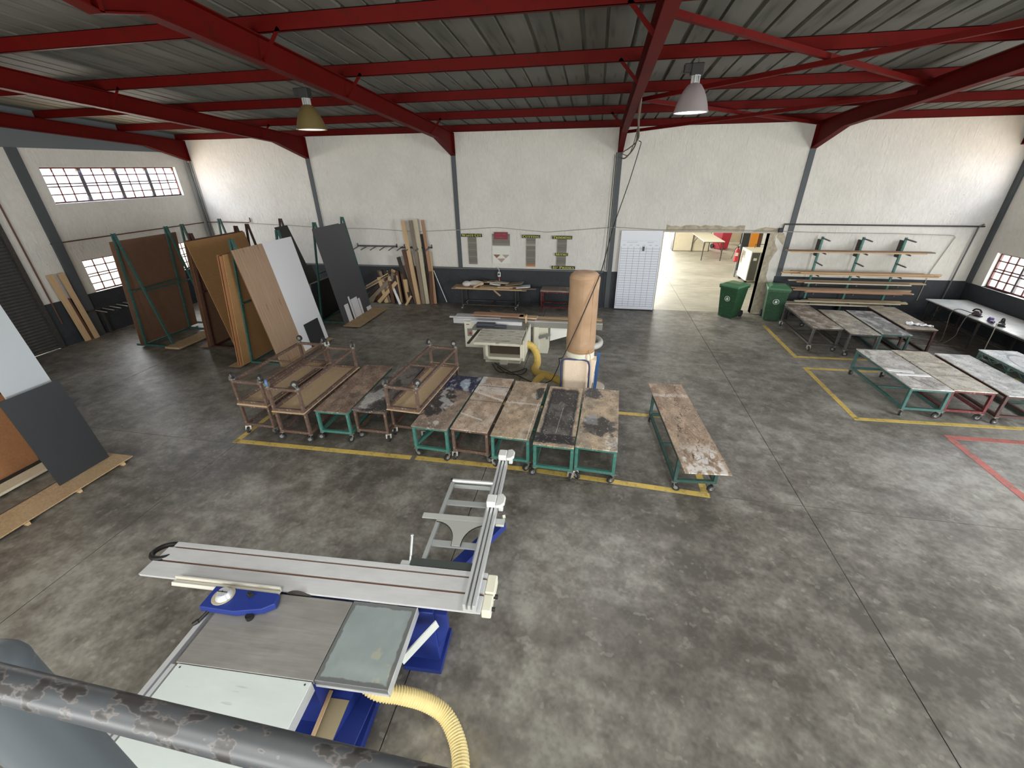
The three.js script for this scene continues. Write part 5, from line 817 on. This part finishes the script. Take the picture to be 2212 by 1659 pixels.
// ------------------------------------------------------------------ dust collector
T.bag = tex(256, 512, (u, v) => { const n = tile((a, b) => fbm(a * 5, b * 12, 4), u, v), m = tile((a, b) => fbm(a * 12 + 4, b * 30, 3), u, v), d = smooth(0.55, 0.7, tile((a, b) => fbm(a * 4 + 8, b * 7, 3), u, v)); return mix3([164 + 44 * (n - 0.5), 134 + 44 * (n - 0.5), 105 + 44 * (n - 0.5)], [192, 172, 150], d * 0.55 + 0.3 * (m - 0.4)); });
M.bag = mat(0xffffff, 0.9, { map: T.bag });
M.bagPale = mat(0xffffff, 0.9, { map: chip(222, 202, 180, 14, 0.5).map });
{
  const d = thing('dust_collector', 'dust collector with tall tan filter bag and blue tube frame', 'dust collector', [-0.12, 0, -7.62]);
  const prof = [[0.0, 2.54], [0.12, 2.555], [0.2, 2.54], [0.252, 2.5], [0.272, 2.44], [0.262, 2.2], [0.27, 1.9], [0.262, 1.6], [0.272, 1.3], [0.268, 1.12], [0.25, 1.06]].map((p) => new THREE.Vector2(...p)).reverse();
  const bag = part('filter_bag', (() => { const g = new THREE.LatheGeometry(prof, 40), p = g.attributes.position; for (let i = 0; i < p.count; i++) { const x = p.getX(i), y = p.getY(i), z = p.getZ(i), k = 1 + 0.05 * (fbm(Math.atan2(x, z) * 2 + 9, y * 3, 3) - 0.5); p.setXYZ(i, x * k, y, z * k); } g.computeVertexNormals(); return ni(g); })(), M.bag, d);
  part('top_seam', ni(new THREE.TorusGeometry(0.262, 0.008, 6, 44)).rotateX(Math.PI / 2).translate(0, 2.455, 0), M.bag, bag);
  part('side_seam', tube([[0.17, 2.46, 0.205], [0.168, 1.9, 0.205], [0.17, 1.4, 0.2], [0.17, 1.08, 0.2]], 0.005, 6), mat(0x9a7d5c, 0.9), bag);
  part('tie', [ni(new THREE.TorusGeometry(0.268, 0.009, 6, 44)).rotateX(Math.PI / 2).translate(0, 1.11, 0), tube([[0.17, 1.12, 0.22], [0.2, 1.0, 0.25], [0.19, 0.8, 0.26], [0.17, 0.6, 0.27]], 0.006, 6), tube([[0.17, 1.12, 0.22], [0.12, 1.04, 0.25], [0.16, 0.9, 0.26], [0.21, 0.84, 0.26]], 0.006, 6), ball(0.022, 0.17, 1.12, 0.225)], mat(0xb98f5e, 0.9), bag);
  part('collar', cyl(0.272, 0.272, 0.13, 0, 1.0, 0, 36), M.cream, d);
  part('collecting_bag', [rbox(0.5, 0.8, 0.34, -0.06, 0.55, 0.06, 0.06), ext([[0.1, 0.14], [0.22, 0.14], [0.3, 0.92], [0.1, 0.92]], 0.2, { bevel: 0.02 }).translate(0, 0, -0.02)], M.bagPale, d);
  part('tube_frame', tube([[-0.33, 0.04, 0.26], [-0.33, 0.5, 0.26], [-0.33, 0.86, 0.26], [-0.28, 0.95, 0.26], [-0.1, 0.96, 0.26], [0.12, 0.95, 0.26], [0.19, 0.86, 0.26], [0.2, 0.5, 0.26], [0.2, 0.04, 0.26]], 0.016, 10, 90), mat(0x2a3c63, 0.45), d);
  part('rear_post', [bar([0.33, 0.05, -0.12], [0.36, 0.98, -0.12], 0.06, 0.05)], mat(0x33598f, 0.45), d);
  part('duct_ring', [ni(new THREE.TorusGeometry(0.2, 0.05, 12, 36)).scale(1, 1.3, 1.2).rotateX(Math.PI / 2).translate(0.18, 1.14, -0.24)], mat(0xa9aaa4, 0.5), d);
  part('fan_housing', [cyl(0.26, 0.26, 0.2, 0.12, 0.35, -0.42, 30)], M.cream, d);
  part('base_plate', [rbox(0.9, 0.04, 0.62, 0.0, 0.02, -0.05, 0.015), cyl(0.22, 0.22, 0.04, 0.33, 0.03, -0.5, 28)], mat(0xc9beae, 0.7), d);
}
{ const h = thing('yellow_hose', 'yellow ribbed hose branching from the dust collector to the cream saw', 'hose');
  part('main_hose', hoseGeo([[-0.42, 0.2, -7.85], [-0.6, 0.2, -8.02], [-0.82, 0.17, -8.22], [-1.03, 0.12, -8.4], [-1.13, 0.11, -8.62], [-1.1, 0.16, -8.85], [-1.14, 0.32, -9.0], [-1.25, 0.48, -9.05], [-1.42, 0.56, -9.02]], 0.085, 0.035, 0.006), M.hoseDark, h);
  part('branch_hose', hoseGeo([[-0.86, 0.16, -8.26], [-0.98, 0.13, -8.1], [-1.03, 0.11, -7.9], [-1.02, 0.1, -7.6]], 0.075, 0.035, 0.006), M.hoseDark, h); }
// ------------------------------------------------------------------ cables
one('power_cable', tube([[0.9, 4.75, -12.4], [0.93, 4.68, -12.0], [0.69, 3.9, -11.0], [0.36, 3.09, -9.4], [0.15, 2.58, -7.5], [-0.14, 1.77, -7.31], [-0.42, 1.03, -7.29], [-0.5, 0.98, -7.33], [-0.5, 0.8, -7.45], [-0.66, 0.3, -7.75], [-0.95, 0.03, -8.0], [-1.4, 0.012, -8.35], [-1.9, 0.012, -8.75], [-2.15, 0.02, -9.0]], 0.009, 6, 160, 0.2), M.cable, 'black cable slung from the roof across the dust bag to the floor', 'cable');
one('power_cable', tube([[-2.2, 0.012, -8.95], [-1.95, 0.012, -8.55], [-1.6, 0.012, -8.6], [-1.35, 0.012, -8.82], [-1.42, 0.012, -8.5], [-1.75, 0.012, -8.5], [-2.05, 0.02, -8.8]], 0.009, 6, 80), M.cable, 'black cable looped on the floor before the cream saw', 'cable');
one('cable_bundle', [tube([[0.62, 5.28, -9.0], [0.66, 5.0, -9.8], [0.8, 4.75, -11.2], [0.72, 4.62, -12.6], [0.6, 4.55, -13.6], [0.56, 4.5, -13.9]], 0.014, 6, 60), tube([[0.64, 5.26, -9.2], [0.7, 4.95, -10.2], [0.74, 4.65, -11.8], [0.7, 4.45, -12.8], [0.6, 4.5, -13.8]], 0.01, 6, 60), tube([[0.64, 5.2, -9.6], [0.75, 4.85, -10.8], [0.78, 4.6, -12.0], [0.66, 4.4, -13.2], [0.58, 4.4, -13.92]], 0.018, 6, 60)], M.brownCable, 'tangled bundle of cables sagging below the rafter to the column', 'cable');
one('column_cable', [tube([[0.44, 4.55, -13.95], [0.44, 3, -13.95], [0.43, 1.22, -13.95]], 0.012, 6, 30, 0.02), tube([[0.4, 4.5, -13.95], [0.38, 2.6, -13.93], [0.36, 1.2, -13.86], [0.36, 1.1, -13.84]], 0.008, 6, 30, 0.02)], M.cable, 'dark cables dropping beside the column left of the planning board', 'cable');
{ const j = thing('junction_box', 'small black switch box on the wall right of the doorway', 'switch', [5.24, 2.44, -13.98]); part('box', rbox(0.12, 0.12, 0.07, 0, 0.06, 0.035, 0.01), M.black, j); part('stub', rod([0.06, 0.12, 0.03], [0.06, 0.22, 0.03], 0.012), M.darkSteel, j); }

// ------------------------------------------------------------------ high-bay lamps
function lamp(label, x, yTop, z, body, glow, color, power) {
  const l = thing('high_bay_lamp', label, 'lamp', [x, yTop - 0.54, z], 0, 'high-bay lamps');
  part('gear_box', [rbox(0.15, 0.13, 0.13, 0, 0.475, 0, 0.01), rbox(0.1, 0.1, 0.1, -0.11, 0.49, 0, 0.01)], M.black, l);
  part('hook', tube([[0, 0.53, 0], [0.01, 0.57, 0], [0, 0.6, 0]], 0.008, 6), M.darkSteel, l);
  part('neck', Array.from({ length: 10 }, (_, i) => box(0.006, 0.09, 0.03, 0.05 * Math.cos(i * 0.628), 0.37, 0.05 * Math.sin(i * 0.628)).translate(0, 0, 0)).concat([cyl(0.035, 0.035, 0.1, 0, 0.37, 0, 14), cyl(0.065, 0.06, 0.015, 0, 0.415, 0, 16)]), M.zinc, l);
  part('reflector', ni(new THREE.LatheGeometry([[0.05, 0.33], [0.085, 0.31], [0.13, 0.25], [0.17, 0.17], [0.198, 0.09], [0.212, 0.03], [0.222, 0.015], [0.222, 0], [0.212, 0], [0.205, 0.03], [0.16, 0.17], [0.12, 0.245], [0.05, 0.31]].map((p) => new THREE.Vector2(...p)), 36)), body, l);
  part('diffuser', cyl(0.208, 0.208, 0.006, 0, 0.012, 0, 36), mat(0xffffff, 0.4, { emissive: color, emissiveIntensity: glow }), l);
  const sp = new THREE.SpotLight(color, power, 0, 1.35, 0.5); sp.name = 'lamp_light'; sp.position.set(x, yTop - 0.545, z); sp.target.position.set(x, 0, z); sp.shadow.radius = 9; scene.add(sp, sp.target);
}
lamp('dull brass coloured high-bay lamp under the long red rafter', -4.43, 5.3, -6.9, mat(0x6d5f3a, 0.5, { metalness: 0.3 }), 1.0, 0xf2efe6, 2);
lamp('lit grey high-bay lamp hanging in the braced roof bay', 1.14, 5.36, -7.0, mat(0x8a8284, 0.5), 4.0, 0xeef2ff, 14);
// ------------------------------------------------------------------ landing rail in front of the camera
T.rail = tex(512, 512, (u, v) => { const n = tile((a, b) => fbm(a * 4, b * 20, 4), u, v), c = tile((a, b) => fbm(a * 7 + 2, b * 26, 4), u, v), f = smooth(0.54, 0.6, c), e = smooth(0.525, 0.54, c) - smooth(0.54, 0.57, c), band = smooth(0.5, 0.6, vn(u * 8 + 2, 5)); return mix3(mix3([54 + 18 * (n - 0.5), 58 + 18 * (n - 0.5), 63 + 18 * (n - 0.5)], [30, 27, 26], f * 0.85), [112, 100, 94], clamp(e) * 0.55); });
T.rail.repeat.set(1, 7);
M.rail = mat(0xffffff, 0.42, { map: T.rail, bumpMap: T.rail, bumpScale: 0.0008 });
{ const r = thing('landing_rail', 'dark grey pipe handrail with chipped paint in the near foreground', 'railing', [-0.863, 2.6, -0.21]);
  const g = rod([-0.7, 1.074, 0.049], [3.8, 1.074, 0.049], 0.0175, 28); part('handrail', g, M.rail, r);
  part('lower_rail', rod([-0.7, 0.3, 0.05], [3.8, 0.3, 0.05], 0.02, 18), M.rail, r);
  part('post', [cyl(0.05, 0.05, 0.92, 0, 0.46, 0, 28), ball(0.051, 0, 0.92, 0, 24)], mat(0x4d545a, 0.4), r);
  part('post', [cyl(0.05, 0.05, 0.92, 2.4, 0.46, 0, 28), ball(0.051, 2.4, 0.92, 0, 24)], mat(0x4d545a, 0.4), r); }
{ const p = thing('landing', 'steel landing under the camera with the pipe handrail', 'platform', [0.9, 0, 0.6]); part('deck', box(4.2, 0.1, 1.75, 0, 2.55, 0), M.darkSteel, p); for (const [x, z] of [[-2.0, 0.8], [2.0, 0.8], [-2.0, -0.75], [2.0, -0.75]]) part('post', box(0.09, 2.5, 0.09, x, 1.25, z), M.darkSteel, p); }

scene.traverse((o) => { if (o.isMesh) { o.castShadow = true; o.receiveShadow = true; } if (o.isDirectionalLight || o.isSpotLight) { o.castShadow = true; o.shadow.mapSize.set(2048, 2048); } });
renderer.render(scene, camera);
